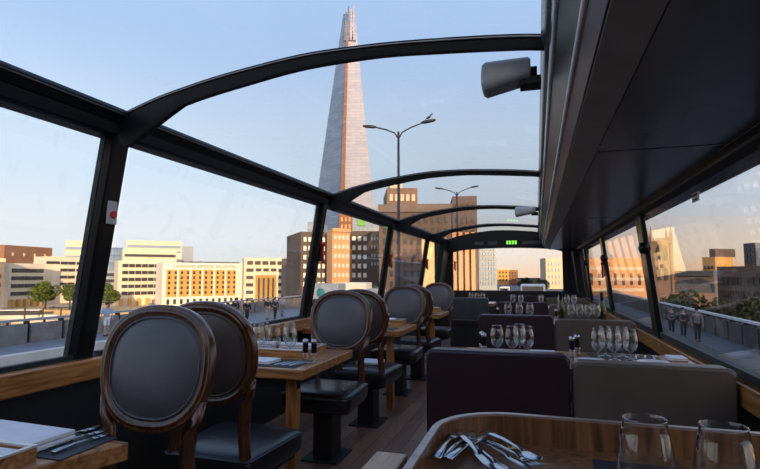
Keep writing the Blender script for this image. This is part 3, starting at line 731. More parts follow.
t = thing('seat_armrest', 'pale oak armrest end left of the foreground rimmed table', 'armrest', (-.40, 1.2, 0))
MB().box(-.045, .045, -.35, .21, .70, .755).build('arm_top', 'oak', t, bevel=.006)
MB().box(-.03, .03, .12, .18, 0, .70).build('post', 'wood_leg', t)

# ------------------------------------------------------------------ outside: ground
GZ = EYE-3.5                      # carriageway and pavement
WZ = EYE-13.0                     # river bank level
M['asphalt'] = mat('asphalt', (.10, .11, .125), .7, 0, .4, .2, .6)
M['pave'] = mat('pavement_slabs', (.20, .215, .24), .6, 0, .4, .15, .8)
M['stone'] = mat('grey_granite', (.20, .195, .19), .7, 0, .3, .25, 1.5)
M['darkstone'] = mat('darker_granite_tone', (.07, .07, .075), .6, 0, .3, .25, 1.5)  # darker copy of the granite tone, for the right parapet blocks
M['whiterail'] = mat('white_handrail', (.75, .76, .78), .4)
M['bandstone'] = mat('pale_kerb_stone', (.62, .60, .56), .7, 0, .3, .1, 1)
M['railmetal'] = mat('pale_grey_handrail', (.35, .38, .42), .35, .5)
M['water'] = mat('river_water', (.06, .08, .09), .15, 0, .5, .2, .05)
M['bankland'] = mat('river_bank_paving', (.62, .44, .20), .8, 0, .3, .2, .05)
BY0, BY1 = -60, 95
def sbox(nm, x0, x1, y0, y1, z0, z1, m, lab): return struct(MB().box(x0, x1, y0, y1, z0, z1).build(nm, m), lab)
sbox('road', -18.5, 6.5, BY0, 420, GZ-1, GZ-.12, 'asphalt', 'bridge carriageway')
sbox('pavement', -25.2, -19.0, BY0, BY1, GZ-1, GZ, 'pave', 'left bridge pavement')
sbox('kerb', -19.3, -18.9, BY0, 24, GZ-1, GZ+.48, 'bandstone', 'pale concrete safety barrier beside the left pavement')
sbox('pavement', 6.5, 10.2, BY0, BY1, GZ-1, GZ, 'asphalt', 'right bridge pavement')  # right pavement takes the darker asphalt tone
sbox('river', -900, 600, -80, 146, WZ-3, WZ-2.2, 'water', 'river under the bridge')
sbox('ground', -900, 900, 146, 1400, WZ-3, WZ, 'bankland', 'far river bank')
sbox('ground', -80, 900, 42, 146, WZ-3, WZ-.02, 'bankland', 'near river bank below the bridge end')
def parapet(x, sgn_, lab, side):
    t = thing('bridge_parapet', lab, 'parapet', (x, 0, GZ))
    y = BY0+.0
    st_ = MB()
    L = 2.0
    k0 = int(-20/L); 
    for k in range(-6, 38):
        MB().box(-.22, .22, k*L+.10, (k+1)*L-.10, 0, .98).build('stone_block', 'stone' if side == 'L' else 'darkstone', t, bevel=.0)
        MB().box(-.10, .10, k*L-.10, k*L+.10, 0, 1.12).build('post', 'wall', t)
        MB().box(-.03, .03, k*L+L/2-.05, k*L+L/2+.05, .98, 1.14).build('rail_bracket', 'wall', t)
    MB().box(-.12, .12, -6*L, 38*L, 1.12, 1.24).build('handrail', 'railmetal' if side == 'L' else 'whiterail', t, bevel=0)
parapet(-25.4, 1, 'long granite bridge parapet with metal handrail beyond the left windows', 'L')
parapet(10.0, -1, 'long granite bridge parapet with pale handrail beyond the right windows', 'R')

# ------------------------------------------------------------------ outside: street lamps
M['lampmetal'] = mat('dark_lamp_metal', (.03, .035, .045), .5)
def lamp(y, ztop, label, bird=False):
    t = thing('street_lamp', label, 'street lamp', (-6.1, y, GZ), 0, 'double-armed street lamps on the bridge')
    h = ztop-GZ
    MB().tube([(0, 0, 0), (0, 0, 1.2), (0, 0, 1.25), (0, 0, h)], [.15, .15, .09, .055], 10).build('pole', 'lampmetal', t, smooth=True)
    for s in (-1, 1):
        MB().tube([(0, 0, h-.35), (s*.18, 0, h-.05), (s*.6, 0, h+.15), (s*1.15, 0, h+.32+.0*s)], .035, 8).build('arm', 'lampmetal', t, smooth=True)
        hd_ = MB().loft([[(s*x, a, h+z+c) for a, c in rrect(w_, hh, .02, 3)] for x, z, w_, hh in ((1.1, .33, .10, .06), (1.25, .35, .24, .11), (1.65, .40, .26, .10), (1.78, .42, .14, .05))]).build('lamp_head', 'lampmetal', t, smooth=True)
    return t
lp = lamp(22.7, EYE+6.75, 'double-armed street lamp with a bird on one head, in front of the tall glass tower')
dup(lp, (-6.1, 41.0, GZ), 0, 'double-armed street lamp further along, in front of the dark brick terrace')
b = MB().loft([[(x, a, z+c) for a, c in rrect(w_, w_, w_*.45, 3)] for x, z, w_ in ((-.16, -.02, .02), (-.08, .02, .07), (0, .05, .12), (.08, .10, .11), (.13, .17, .08), (.17, .20, .07), (.22, .20, .015))]).build('bird', 'lampmetal', smooth=True)
b.location = (-6.1+1.45, 22.7, EYE+6.75+.50); tag(b, 'dark bird perched on the right head of the nearer street lamp', 'bird')

# ------------------------------------------------------------------ outside: buildings
def bm(name, col, rough=.8, **k): return mat(name, col, rough, 0, .3, .12, .15, **k)
M['cream'] = bm('cream_stone', (.72, .60, .42)); M['cream2'] = bm('pale_cream_stone', (.78, .68, .52))
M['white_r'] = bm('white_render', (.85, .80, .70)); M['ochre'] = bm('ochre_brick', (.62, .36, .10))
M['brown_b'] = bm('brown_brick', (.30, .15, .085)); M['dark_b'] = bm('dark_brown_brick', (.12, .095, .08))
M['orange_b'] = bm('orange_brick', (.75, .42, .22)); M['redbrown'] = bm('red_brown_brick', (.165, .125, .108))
M['glassdark'] = mat('dark_building_glass', (.05, .05, .055), .25); M['glassblue'] = mat('blue_building_glass', (.16, .26, .42), .3, 0, .5, .25, .06)
M['glassmid'] = mat('mid_blue_glass', (.22, .32, .45), .3, 0, .5, .25, .08)
M['lightwin'] = mat('sun_bright_window_pane', (.95, .92, .84), .3); M['slate'] = bm('slate_roof', (.10, .11, .13))  # lightwin: window reflections are put into the pale pane colour
M['yellow_r'] = bm('yellow_render', (.95, .74, .38)); M['gold'] = bm('golden_stone', (.50, .30, .08)); M['greywall'] = bm('grey_brick', (.22, .18, .16)); M['pinkstone'] = bm('pinkish_stone', (.27, .18, .14))
M['bluegrey'] = mat('blue_grey_cladding', (.30, .36, .43), .4, 0, .5, .1, .1); M['letter'] = bm('grey_lettering', (.25, .22, .18))
M['shopgreen'] = mat('green_hoarding', (.15, .5, .08), .5)
def frame_of(u0, Y0, u1, Y1, zb):
    A = onY(u0, 275, Y0); B = onY(u1, 275, Y1); A.z = B.z = zb
    d = (B-A); L = d.length; ang = math.atan2(d.y, d.x); return A, L, ang
def building(name, label, cat, u0, Y0, u1, Y1, vtop, zb, depth, wm, wins=(), extra=(), group=None, roof=None):
    A, L, ang = frame_of(u0, Y0, u1, Y1, zb)
    H = onY((u0+u1)/2, vtop, (Y0+Y1)/2).z-zb
    t = thing(name, label, cat, A, ang, group)
    MB().box(0, L, 0, depth, 0, H).build('wall', wm, t)
    for w in wins:
        # (x0,x1,z0,z1 as fractions, cols, rows, fill_w, fill_h, material, partname)
        x0, x1, z0, z1, nc, nr, fw_, fh, m, nm = w
        cw = (x1-x0)*L/nc; rh = (z1-z0)*H/nr
        base = None
        for i in range(nc):
            for j in range(nr):
                cx = x0*L+(i+.5)*cw; cz = z0*H+(j+.5)*rh
                if base is None:
                    base = MB().box(-cw*fw_/2, cw*fw_/2, -.25, .1, -rh*fh/2, rh*fh/2).build(nm, m, t); base.location = (cx, 0, cz)
                else:
                    q = base.copy(); COL.objects.link(q); q.parent = t; q.location = (cx, 0, cz)
    for e in extra:   # (x0,x1,y0,y1,z0,z1 fraction of L, metres deep, fraction of H)
        nm, m, x0, x1, y0, y1, z0, z1 = e
        MB().box(x0*L, x1*L, y0, y1, z0*H, z1*H).build(nm, m, t)
    t['L'] = L; t['H'] = H
    Lh = (L, H); del t['L']; del t['H']
    return t, Lh
D = 200
W = 'window'
# far left group
building('warehouse', 'plain brown brick block rising behind the cream offices at far left', 'building', 3, 185, 51, 215, 246.5, WZ, 30, 'brown_b', [(.05, .95, .78, .9, 4, 1, .15, .5, 'cream', 'vent_panel')])
building('office_building', 'low dark brick block at the very left edge of the view', 'building', -30, 128, 4, 136, 262, WZ, 8, 'greywall', [(.05, .95, .1, .8, 6, 4, .5, .5, 'glassdark', W)], [('roof', 'cream', -.02, 1.02, -1, 20, 1.0, 1.08)])
building('office_building', 'cream office with dark ribbon windows left of the first pillar', 'building', 9, 150, 44, 166, 263.5, WZ, 12, 'cream2', [(.06, .98, .22, .92, 5, 4, .9, .5, 'glassdark', 'ribbon_window')], [('arcade_pier', 'ochre', .02+.2*k, .09+.2*k, -1.5, 0, 0, .18) for k in range(5)])
building('office_building', 'stepped cream office with ribbon windows just left of the first pillar', 'building', 45, 176, 92, 196, 257, WZ, 12, 'cream2', [(.3, .62, .18, .94, 2, 5, .92, .42, 'glassdark', 'ribbon_window'), (.64, .98, .18, .94, 2, 5, .92, .42, 'glassdark', 'ribbon_window'), (.0, .3, .80, .94, 1, 1, .9, .42, 'glassdark', 'ribbon_window')])
building('office_tower', 'tall cream office top showing above the others beside the first pillar', 'building', 64, 215, 84, 222, 240.5, WZ, 20, 'cream2', [(.02, .98, .80, .93, 1, 1, 1, .35, 'glassmid', 'ribbon_window'), (.02, .98, .65, .78, 1, 1, 1, .35, 'glassmid', 'ribbon_window')])
building('glass_office', 'blue glass office block right of the first pillar', 'building', 104, 200, 122, 207, 247.5, WZ, 20, 'glassblue', [(.02, .98, .3, .98, 6, 5, .86, .8, 'glassmid', 'glass_panel')])
building('office_building', 'low grey glazed block behind the tree right of the first pillar', 'building', 104, 190, 119, 195, 270, WZ, 4, 'bluegrey', [(.02, .98, .2, .95, 1, 4, 1, .5, 'glassdark', 'ribbon_window')])
building('office_building', 'cream riverside office with dark ribbon windows right of the first pillar', 'building', 118, 172, 161.5, 186, 261, WZ, 9, 'cream2', [(.08, .97, .20, .97, 6, 5, .9, .5, 'glassdark', 'ribbon_window')], [('arcade_pier', 'ochre', .04+.2*k, .11+.2*k, -1.5, 0, 0, .16) for k in range(5)])
building('office_building', 'set-back upper storeys of cream offices above the riverside office', 'building', 122, 198, 176, 216, 249.5, WZ, 8, 'cream2', [(.03, .98, .83, .93, 1, 1, 1, .5, 'glassdark', 'ribbon_window'), (.03, .98, .68, .78, 1, 1, 1, .5, 'glassdark', 'ribbon_window')])
building('office_tower', 'highest cream office storeys with a grey roof plant at its right', 'building', 125, 222, 181, 242, 241, WZ, 12, 'cream2', [(.02, .98, .87, .93, 1, 1, 1, .7, 'glassmid', 'ribbon_window'), (.5, .98, .78, .84, 1, 1, 1, .5, 'glassmid', 'ribbon_window')], [('roof_plant', 'bluegrey', 1.0, 1.22, 0, 15, 0, .92)])
# white/ochre hospital-like wharf
t, (L, H) = building('wharf_building', 'white and ochre riverside building with grey lettering under its roof', 'building', 162.5, 172, 242.5, 200, 263, WZ, 10, 'white_r',
    [(.04, .925, .25, .83, 12, 5, .34, .55, 'glassdark', W), (.03, .97, .04, .18, 12, 1, .4, .8, 'glassdark', 'ground_floor_window')],
    [('ochre_bay', 'ochre', .045+.148*k, .045+.148*k+.122, -.12, 0, .22, .84) for k in range(6)]+[('roof_slab', 'slate', .35, .98, 2, 9, 1.0, 1.035)])
fc = bpy.data.curves.new('lettering', 'FONT'); fc.body = 'LONDON BRIDGE HOSPITAL'; fc.size = H*.10; fc.extrude = .08; fc.space_character = 1.35
fo = bpy.data.objects.new('lettering', fc); COL.objects.link(fo); fo.parent = t; fo.location = (L*.12, -.25, H*.885); fo.rotation_euler = (PI/2, 0, 0); fc.materials.append(M['letter'])
bpy.context.view_layer.update()
fme = bpy.data.meshes.new_from_object(fo.evaluated_get(bpy.context.evaluated_depsgraph_get()))
fo2 = bpy.data.objects.new('lettering', fme); COL.objects.link(fo2); fo2.parent = t; fo2.location = fo.location; fo2.rotation_euler = fo.rotation_euler
wd = max(v.co.x for v in fme.vertices); fo2.scale = (L*.80/wd, 1, 1); bpy.data.objects.remove(fo); fo2.name = 'lettering'
building('office_building', 'white and gold stone office with a golden central bay, centre of the second left window', 'building', 244, 186, 291, 198, 258, WZ, 8, 'cream2',
    [(.04, .84, .84, .95, 5, 1, .78, .7, 'glassdark', 'attic_window'), (.02, .22, .06, .82, 1, 5, .75, .45, 'glassdark', W), (.70, .98, .06, .82, 2, 5, .7, .45, 'glassdark', W), (.22, .70, .68, .82, 3, 1, .75, .45, 'glassdark', W)],
    [('golden_bay', 'gold', .24, .68, -.4, 0, .04, .64)]+[('bay_window', 'glassdark', .29+.1*k, .33+.1*k, -.8, -.4, .08, .58) for k in range(4)])
building('brick_building', 'grey-brown brick block between the gold-bay office and dark tower', 'building', 292, 165, 302, 168, 258, WZ, 10, 'greywall', [(.05, .95, .1, .9, 4, 7, .5, .4, 'glassdark', W)])
# dark tower with square windows
SZ = GZ-.12
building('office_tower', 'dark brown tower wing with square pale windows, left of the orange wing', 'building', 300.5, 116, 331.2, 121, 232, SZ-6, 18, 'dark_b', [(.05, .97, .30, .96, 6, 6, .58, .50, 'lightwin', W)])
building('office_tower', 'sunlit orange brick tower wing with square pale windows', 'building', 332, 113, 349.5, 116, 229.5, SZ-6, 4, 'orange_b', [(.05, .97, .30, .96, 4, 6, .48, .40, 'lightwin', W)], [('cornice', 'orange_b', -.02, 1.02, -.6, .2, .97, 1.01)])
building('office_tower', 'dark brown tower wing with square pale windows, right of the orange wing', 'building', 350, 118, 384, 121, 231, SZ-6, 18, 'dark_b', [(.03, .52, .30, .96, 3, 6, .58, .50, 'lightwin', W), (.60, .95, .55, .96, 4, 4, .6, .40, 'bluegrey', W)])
building('glass_tower', 'low blue glass block left of the tall glass spire', 'building', 307, 230, 320, 231.5, 222, SZ-6, 20, 'glassmid', [(.02, .98, .1, .98, 2, 9, .9, .8, 'bluegrey', 'glass_panel')])
building('glass_tower', 'pale glass block right of the spire, above the dark tower wing', 'building', 352, 210, 383, 214, 206, SZ-6, 20, 'bluegrey', [(.02, .98, .4, .98, 5, 7, .85, .7, 'glassmid', 'glass_panel')], [('green_sign', 'shopgreen', .18, .42, -1, 0, .78, .86)])
building('brick_building', 'narrow orange scaffolded block in front of the spire base', 'building', 339, 160, 352, 161.5, 214, SZ-6, 12, 'brown_b', [(.05, .95, .5, .98, 3, 6, .5, .55, 'orange_b', 'scaffold_panel')])
# dark brick terrace seen through roof glass and windows
building('brick_terrace', 'long red-brown brick terrace filling the third and fourth left windows', 'building', 379, 92, 452, 95, 206, SZ, 22, 'redbrown', [(.03, .98, .05, .90, 10, 7, .42, .55, 'glassdark', W)], [('stone_course', 'greywall', 0, 1, -.3, 0, .42, .45), ('parapet', 'greywall', -.01, 1.01, -.5, .5, .93, 1.02)])
building('office_building', 'pale lit blocks rising behind the brick terrace', 'building', 387, 140, 418, 143, 188, SZ, 20, 'pinkstone', [(.05, .95, .7, .97, 5, 2, .6, .5, 'cream2', W)], [('upper_block', 'cream2', .1, .5, 0, 15, 1, 1.06)])
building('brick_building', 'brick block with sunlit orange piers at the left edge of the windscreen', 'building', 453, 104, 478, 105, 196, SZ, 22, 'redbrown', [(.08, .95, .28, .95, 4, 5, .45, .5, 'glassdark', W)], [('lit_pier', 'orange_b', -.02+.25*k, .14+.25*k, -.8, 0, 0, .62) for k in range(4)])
building('office_building', 'bright yellow-cream building glimpsed in the narrow far left pane', 'building', 422, 78, 447, 78.8, 238, SZ, 5, 'yellow_r', [(.6, .98, .1, .5, 2, 3, .5, .4, 'glassdark', W)])
building('glass_office', 'pale glass street frontage left of the road ahead', 'building', 479, 124, 497, 125, 246, SZ, 14, 'bluegrey', [(.05, .98, .1, .98, 6, 8, .8, .7, 'glassmid', 'glass_panel')])
building('stone_building', 'square lit stone block at the end of the road ahead', 'building', 497, 190, 509, 192, 269, SZ, 14, 'ochre', [(.1, .9, .2, .9, 3, 3, .4, .5, 'glassdark', W)], [('parapet', 'cream', -.02, 1.02, -.4, .2, .95, 1.05)])
building('brick_building', 'brown block right of the square stone block ahead', 'building', 507, 196, 518, 198, 270, SZ, 14, 'brown_b', [(.1, .9, .3, .9, 3, 3, .4, .5, 'glassdark', W)])
building('low_building', 'low pale building across the end of the road', 'building', 519, 180, 548, 181, 279, SZ, 6, 'pinkstone', [(.05, .95, .3, .85, 8, 2, .5, .5, 'glassdark', W)], [('roof', 'slate', -.01, 1.01, -.3, 14, 1, 1.15)])
building('brick_building', 'pinkish pale block standing in for a reflection at right edge of windscreen', 'building', 546, 140, 563, 141, 258, SZ, 6, 'cream', [(.1, .9, .1, .9, 4, 4, .4, .5, 'glassmid', W)])  # added block in place of a pale reflection in the glass
building('stone_building', 'orange banded frontage added in place of glass reflections, outside the middle right windows', 'building', 568, 150, 646, 158, 258, WZ, 6, 'orange_b', [(.03, .97, .08, .92, 1, 5, 1, .28, 'cream2', 'reflection_band'), (.04, .96, .12, .85, 9, 2, .3, .5, 'glassdark', W)])  # added frontage, stands in for sunlit buildings mirrored in the side glass
# the tall glass spire
def spire():
    Y = 400; base = onY(344, 275, Y); base.z = WZ
    t = thing('glass_spire', 'very tall tapering glass spire tower above the left roof rail', 'skyscraper', base)
    def px(u, v, dy=0): q = onY(u, v, Y+dy); return Vector((q.x-base.x, dy, q.z-WZ))
    def ext(u_top, u_bot):   # extend from v=190 to ground linearly
        return None
    sc = 400*1.05/F
    def facet(nm, m, tl, tr, bl, br, y0, th, rows):
        # tl.. are (u,v); bottom at v=275 extrapolated; leaning back with height
        o = MB(); n_ = rows
        R = []
        for i in range(n_+1):
            f = i/n_
            y = y0[0]+(y0[1]-y0[0])*f; y2 = y0[2]+(y0[3]-y0[2])*f
            a = px(bl[0]+(tl[0]-bl[0])*f, bl[1]+(tl[1]-bl[1])*f, y); b = px(br[0]+(tr[0]-br[0])*f, br[1]+(tr[1]-br[1])*f, y2)
            R.append([(a.x, y, a.z), (b.x, y2, b.z), (b.x-th*(1-f)*.42, y2+th*(1-f)+.8, b.z), (a.x-th*(1-f)*.1, y+th*(1-f)+.8, a.z)])
        o.loft(R)
        return o.build(nm, m, t)
    facet('glass_facet', 'spire_shaded', (343.2, 14), (347.6, 14), (305.5, 275), (339.5, 275), (34, 3, 0, 0), 30, 2)
    facet('glass_facet', 'spire_lit', (347.6, 9), (354.5, 9), (339.5, 275), (380, 275), (0, 0, 8, 1), 30, 2)
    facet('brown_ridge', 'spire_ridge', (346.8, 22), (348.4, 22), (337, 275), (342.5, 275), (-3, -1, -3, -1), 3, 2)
    for k, (u, v) in enumerate(((345, 14), (347.5, 8), (350.5, 12), (353, 8))):
        facet('spire_fin', 'spire_lit' if k > 1 else 'spire_shaded', (u+.3, v-2), (u+1.4, v-2), (u-1, 40), (u+2.6, 40), (-1, -1, -1, -1), 1, 1)
    return t
def spiremat(name, c1, c2, rough):
    m, nt, N, L, b = newmat(name)
    tc = N.new('ShaderNodeTexCoord'); br = N.new('ShaderNodeTexBrick'); mp = N.new('ShaderNodeMapping'); mp.inputs['Rotation'].default_value = (PI/2, 0, 0)
    L.new(tc.outputs['Object'], mp.inputs['Vector']); L.new(mp.outputs['Vector'], br.inputs['Vector'])
    br.inputs['Scale'].default_value = 1; br.inputs['Brick Width'].default_value = 9; br.inputs['Row Height'].default_value = 2.6; br.inputs['Mortar Size'].default_value = .2; br.inputs['Mortar Smooth'].default_value = .5
    br.inputs['Color1'].default_value = (*c1, 1); br.inputs['Color2'].default_value = (*c2, 1); br.inputs['Mortar'].default_value = (*[x*.8 for x in c1], 1)
    L.new(br.outputs['Color'], b.inputs['Base Color']); b.inputs['Roughness'].default_value = rough
    return m
M['spire_shaded'] = spiremat('spire_shaded_glass', (.13, .20, .33), (.19, .27, .42), .3)  # bluish side of the spire, its shade put into the glass colour
M['spire_lit'] = spiremat('spire_lit_glass', (.38, .41, .54), (.48, .49, .60), .35)  # pale side of the same glass, sunlight put into the colour
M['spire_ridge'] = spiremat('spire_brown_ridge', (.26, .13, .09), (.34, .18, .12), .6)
spire()
# cathedral tower, right window
def church():
    zb = GZ-8; Y = 70
    A, L, ang = frame_of(652.5, 92, 672.5, 92, zb); ztop = onY(662, 240, 92).z; H = ztop-zb
    t = thing('church_tower', 'square pinnacled stone church tower beyond the big right window', 'church', A, ang)
    MB().box(0, L, 0, L, 0, H).build('tower_shaft', 'pinkstone', t)
    for k in range(2):
        for z0, z1 in ((.80, .95), (.62, .75)):
            x = L*(.22+.36*k); MB().prism([(x, H*z0), (x+L*.2, H*z0), (x+L*.2, H*(z1-.03)), (x+L*.1, H*z1), (x, H*(z1-.03))], -.15, .1, 'y').build('louvre_window', 'glassdark', t)
    for x in (0, L):
        for y in (0, L):
            MB().loft([[(x+a, y+c, z) for a, c in rrect(w_, w_, w_*.1, 1)] for z, w_ in ((H*.5, L*.14), (H*1.01, L*.14), (H*1.02, L*.17), (H*1.13, L*.02))]).build('pinnacle', 'pinkstone', t)
    o = MB()
    for k in range(7): o.box(L*(.08+k*.125), L*(.14+k*.125), -.2, .2, H, H*1.02)
    o.box(-.1, L+.1, -.3, .1, H*.97, H); o.build('battlement', 'pinkstone', t)
    MB().box(L*1.05, L*3.2, 2, 16, 0, H*.50).build('nave', 'pinkstone', t)
    MB().prism([(L*1.05, H*.50), (L*3.2, H*.50), (L*3.1, H*.58), (L*1.05, H*.58)], 3, 15, 'y').build('nave_roof', 'slate', t)
church()
building('office_tower', 'small dark rectangular tower on the skyline in the big right window', 'building', 745, 180, 757, 175, 243, WZ, 6, 'slate', [(.05, .95, .6, .95, 3, 5, .7, .6, 'glassdark', W)])
building('office_building', 'lit ochre block on the skyline in the big right window', 'building', 703, 152, 716, 149, 257, WZ, 6, 'ochre', [(.1, .9, .5, .9, 3, 4, .5, .5, 'glassdark', W)], [('roof_turret', 'dark_b', .35, .8, 1, 8, 1, 1.12)])
building('warehouse', 'long dark riverside warehouse below the skyline at right', 'building', 717, 97, 800, 87, 266, WZ, 10, 'dark_b', [(.03, .97, .3, .92, 14, 4, .4, .5, 'glassdark', W), (.03, .97, .05, .25, 14, 1, .3, .9, 'lightwin', 'doorway')])
building('low_building', 'low slate-roofed block left of the dark warehouse at right', 'building', 676, 116, 714, 112, 276, WZ, 10, 'greywall', [(.03, .97, .3, .92, 8, 3, .4, .5, 'glassdark', W)], [('roof', 'slate', -.01, 1.01, -.5, 15, 1, 1.08)])
building('terrace', 'distant brown rooftops across the middle right horizon', 'building', 650, 240, 705, 232, 272, WZ, 20, 'brown_b', [(.03, .97, .4, .92, 10, 3, .4, .5, 'glassdark', W)])

t = thing('office_building', 'unseen office-like block added behind the bridge to block the low sun', 'building', (42, -72, WZ), math.radians(28))  # unseen block, added so that bus and bridge fall in shade
MB().box(-60, 60, -16, 0, 0, 32).build('wall', 'greywall', t)
for k in range(5): MB().box(-58, 58, 0, .2, 4+5.5*k, 7+5.5*k).build('ribbon_window', 'glassdark', t)

# ------------------------------------------------------------------ trees
def leafmat(name, c1, c2):
    m, nt, N, L, b = newmat(name); tc = N.new('ShaderNodeTexCoord'); nz = N.new('ShaderNodeTexNoise'); nz.inputs['Scale'].default_value = 1.2
    L.new(tc.outputs['Object'], nz.inputs['Vector']); r = N.new('ShaderNodeValToRGB'); L.new(nz.outputs['Fac'], r.inputs['Fac'])
    r.color_ramp.elements[0].position = .35; r.color_ramp.elements[0].color = (*c1, 1); r.color_ramp.elements[1].position = .65; r.color_ramp.elements[1].color = (*c2, 1)
    L.new(r.outputs['Color'], b.inputs['Base Color']); b.inputs['Roughness'].default_value = .8; return m
M['leaf'] = leafmat('green_leaves', (.06, .11, .02), (.20, .26, .04)); M['leafdark'] = leafmat('dark_leaves', (.02, .035, .015), (.05, .075, .025)); M['bark'] = bm('bark', (.08, .05, .03))
def tree(u, Y, zb, h, r, label, m='leaf', grp='trees outside'):
    p = onY(u, 275, Y); t = thing('tree', label, 'tree', (p.x, Y, zb), 0, grp)
    MB().tube([(0, 0, 0), (.1, 0, h*.3), (0, .1, h*.7)], [.35, .28, .15], 8).build('trunk', 'bark', t, smooth=True)
    o = MB(); blobs = [(random.uniform(-.6, .6)*r, random.uniform(-.6, .6)*r, h*random.uniform(.42, .82), r*random.uniform(.28, .45)) for _ in range(14)]
    for _ in range(3600):
        bx_, by_, bz_, br_ = random.choice(blobs)
        d_ = Vector((random.gauss(0, 1), random.gauss(0, 1), random.gauss(0, 1))).normalized()*br_*random.uniform(.75, 1.05)
        c = Vector((bx_, by_, bz_))+d_; a = Vector((random.gauss(0, 1), random.gauss(0, 1), random.gauss(0, 1))).normalized(); b2 = a.cross(Vector((.3, .5, .8))).normalized(); s_ = r*.055
        o.face([o.bm.verts.new(c+a*s_), o.bm.verts.new(c+b2*s_), o.bm.verts.new(c-a*s_), o.bm.verts.new(c-b2*s_)])
    o.build('foliage', m, t)
tree(47, 147, WZ, 11, 6, 'bushy green tree left of the first pillar, in front of cream offices')
tree(71, 149, WZ, 10, 5.5, 'bushy green tree partly behind the first pillar')
tree(110, 150, WZ, 10.5, 5.5, 'bright green tree just right of the first pillar')
tree(650, 62, WZ, 8.5, 4.5, 'dark tree at the foot of the church tower', 'leafdark')
tree(684, 78, WZ, 11, 4.8, 'dark bushy tree right of the church tower', 'leafdark')
tree(706, 53, WZ, 9.5, 4.2, 'dark bushy tree in the middle of the big right window', 'leafdark')
tree(738, 84, WZ, 10, 4.6, 'dark tree in front of the long warehouse at right', 'leafdark')
tree(523, 130, SZ, 2.6, 2.2, 'dark tree left of the road end ahead', 'leafdark')
tree(540, 122, SZ, 2.8, 2.2, 'dark tree right of the road end ahead', 'leafdark')

# ------------------------------------------------------------------ river boats and vehicles
def boat(u, v, L, label, roofm):
    p = onZ(u, v, WZ-2.2+.0); t = thing('river_boat', label, 'boat', (p.x, p.y, WZ-2.25), math.radians(25), 'boats moored at the left bank')
    hull = [[(x, a*w_, z) for a, z in ((-1, 1.3), (-.7, 0), (.7, 0), (1, 1.3))] for x, w_ in ((-L/2, 1.8), (-L/4, 2.4), (L/4, 2.3), (L/2-1.5, 1.2), (L/2, .1))]
    MB().loft(hull).build('hull', 'white_r', t); MB().box(-L*.42, L*.28, -1.7, 1.7, 1.3, 2.9).build('cabin', 'glassdark', t); MB().box(-L*.44, L*.30, -1.9, 1.9, 2.9, 3.15).build('cabin_roof', roofm, t)
boat(18, 318.5, 26, 'long white river boat with cabin at the left edge', 'white_r'); boat(66, 313.5, 14, 'shorter white river boat beside the first pillar', 'bluegrey')
pier = thing('river_pier', 'sunlit pale floating pier beside the river boats', 'pier', (*onZ(56, 322, WZ-2.2).xy, WZ-2.2), math.radians(25))
MB().box(-12, 12, -2.5, 2.5, 0, .8).build('deck', 'cream', pier); 
for k in range(5): MB().tube([(-11+5.5*k, 3, -1), (-11+5.5*k, 3, 4.5)], .25, 8).build('pile', 'bark', pier)
def lorry(u0, u1, Y, vtop, m, label, disc=False):
    A = onY(u0, 275, Y); B = onY(u1, 275, Y); L = B.x-A.x; h = onY(u0, vtop, Y).z-SZ
    t = thing('lorry', label, 'lorry', (A.x, Y, SZ))
    MB().box(0, L, 0, 2.4, .9, h).build('cargo_box', m, t, bevel=.05); MB().box(L, L+1.6, .1, 2.3, .6, h*.72).build('cab', 'bluegrey', t, bevel=.15)
    for x in (L*.15, L*.35, L+.7):
        for y in (.0, 2.1): MB().tube([(x, y, .5), (x, y+.3, .5)], .5, 16).build('wheel', 'gasket', t)
    MB().box(0, L+1.2, .2, 2.2, .55, .9).build('chassis', 'gasket', t)
    if disc: MB().tube([(L*.5, -.03, h*.62), (L*.5, .01, h*.62)], h*.19, 24).build('round_emblem', 'teal_disc', t)
M['teal_disc'] = mat('teal_emblem', (.03, .22, .25), .4)
lorry(304, 338, 52, 283.5, 'bluegrey', 'pale blue-grey box lorry with a round teal emblem, beyond the crowded table', True)
lorry(341, 366, 60, 282.5, 'white_r', 'white box lorry right of the one with the teal emblem')
def bus(u0, u1, Y, vtop, m, label):
    A = onY(u0, 275, Y); B = onY(u1, 275, Y); L = B.x-A.x; h = onY(u0, vtop, Y).z-SZ
    t = thing('van', label, 'van', (A.x, Y, SZ))
    MB().box(0, L, 0, 5, .5, h).build('body', m, t, bevel=.12); MB().box(L*.08, L*.92, -.03, 0, h*.55, h*.9).build('rear_window', 'glassdark', t)
    for x in (0, L-.3): MB().tube([(x, 1, .45), (x+.3, 1, .45)], .45, 16).build('wheel', 'gasket', t)
    for x in (L*.04, L*.86): MB().box(x, x+L*.1, -.04, 0, h*.3, h*.42).build('tail_lamp', 'red', t)
bus(520, 545, 72, 284.5, 'glassmid', 'blue coach on the road ahead seen in the windscreen')
bus(499, 508, 80, 287, 'white_r', 'white van on the road ahead, left in the windscreen')

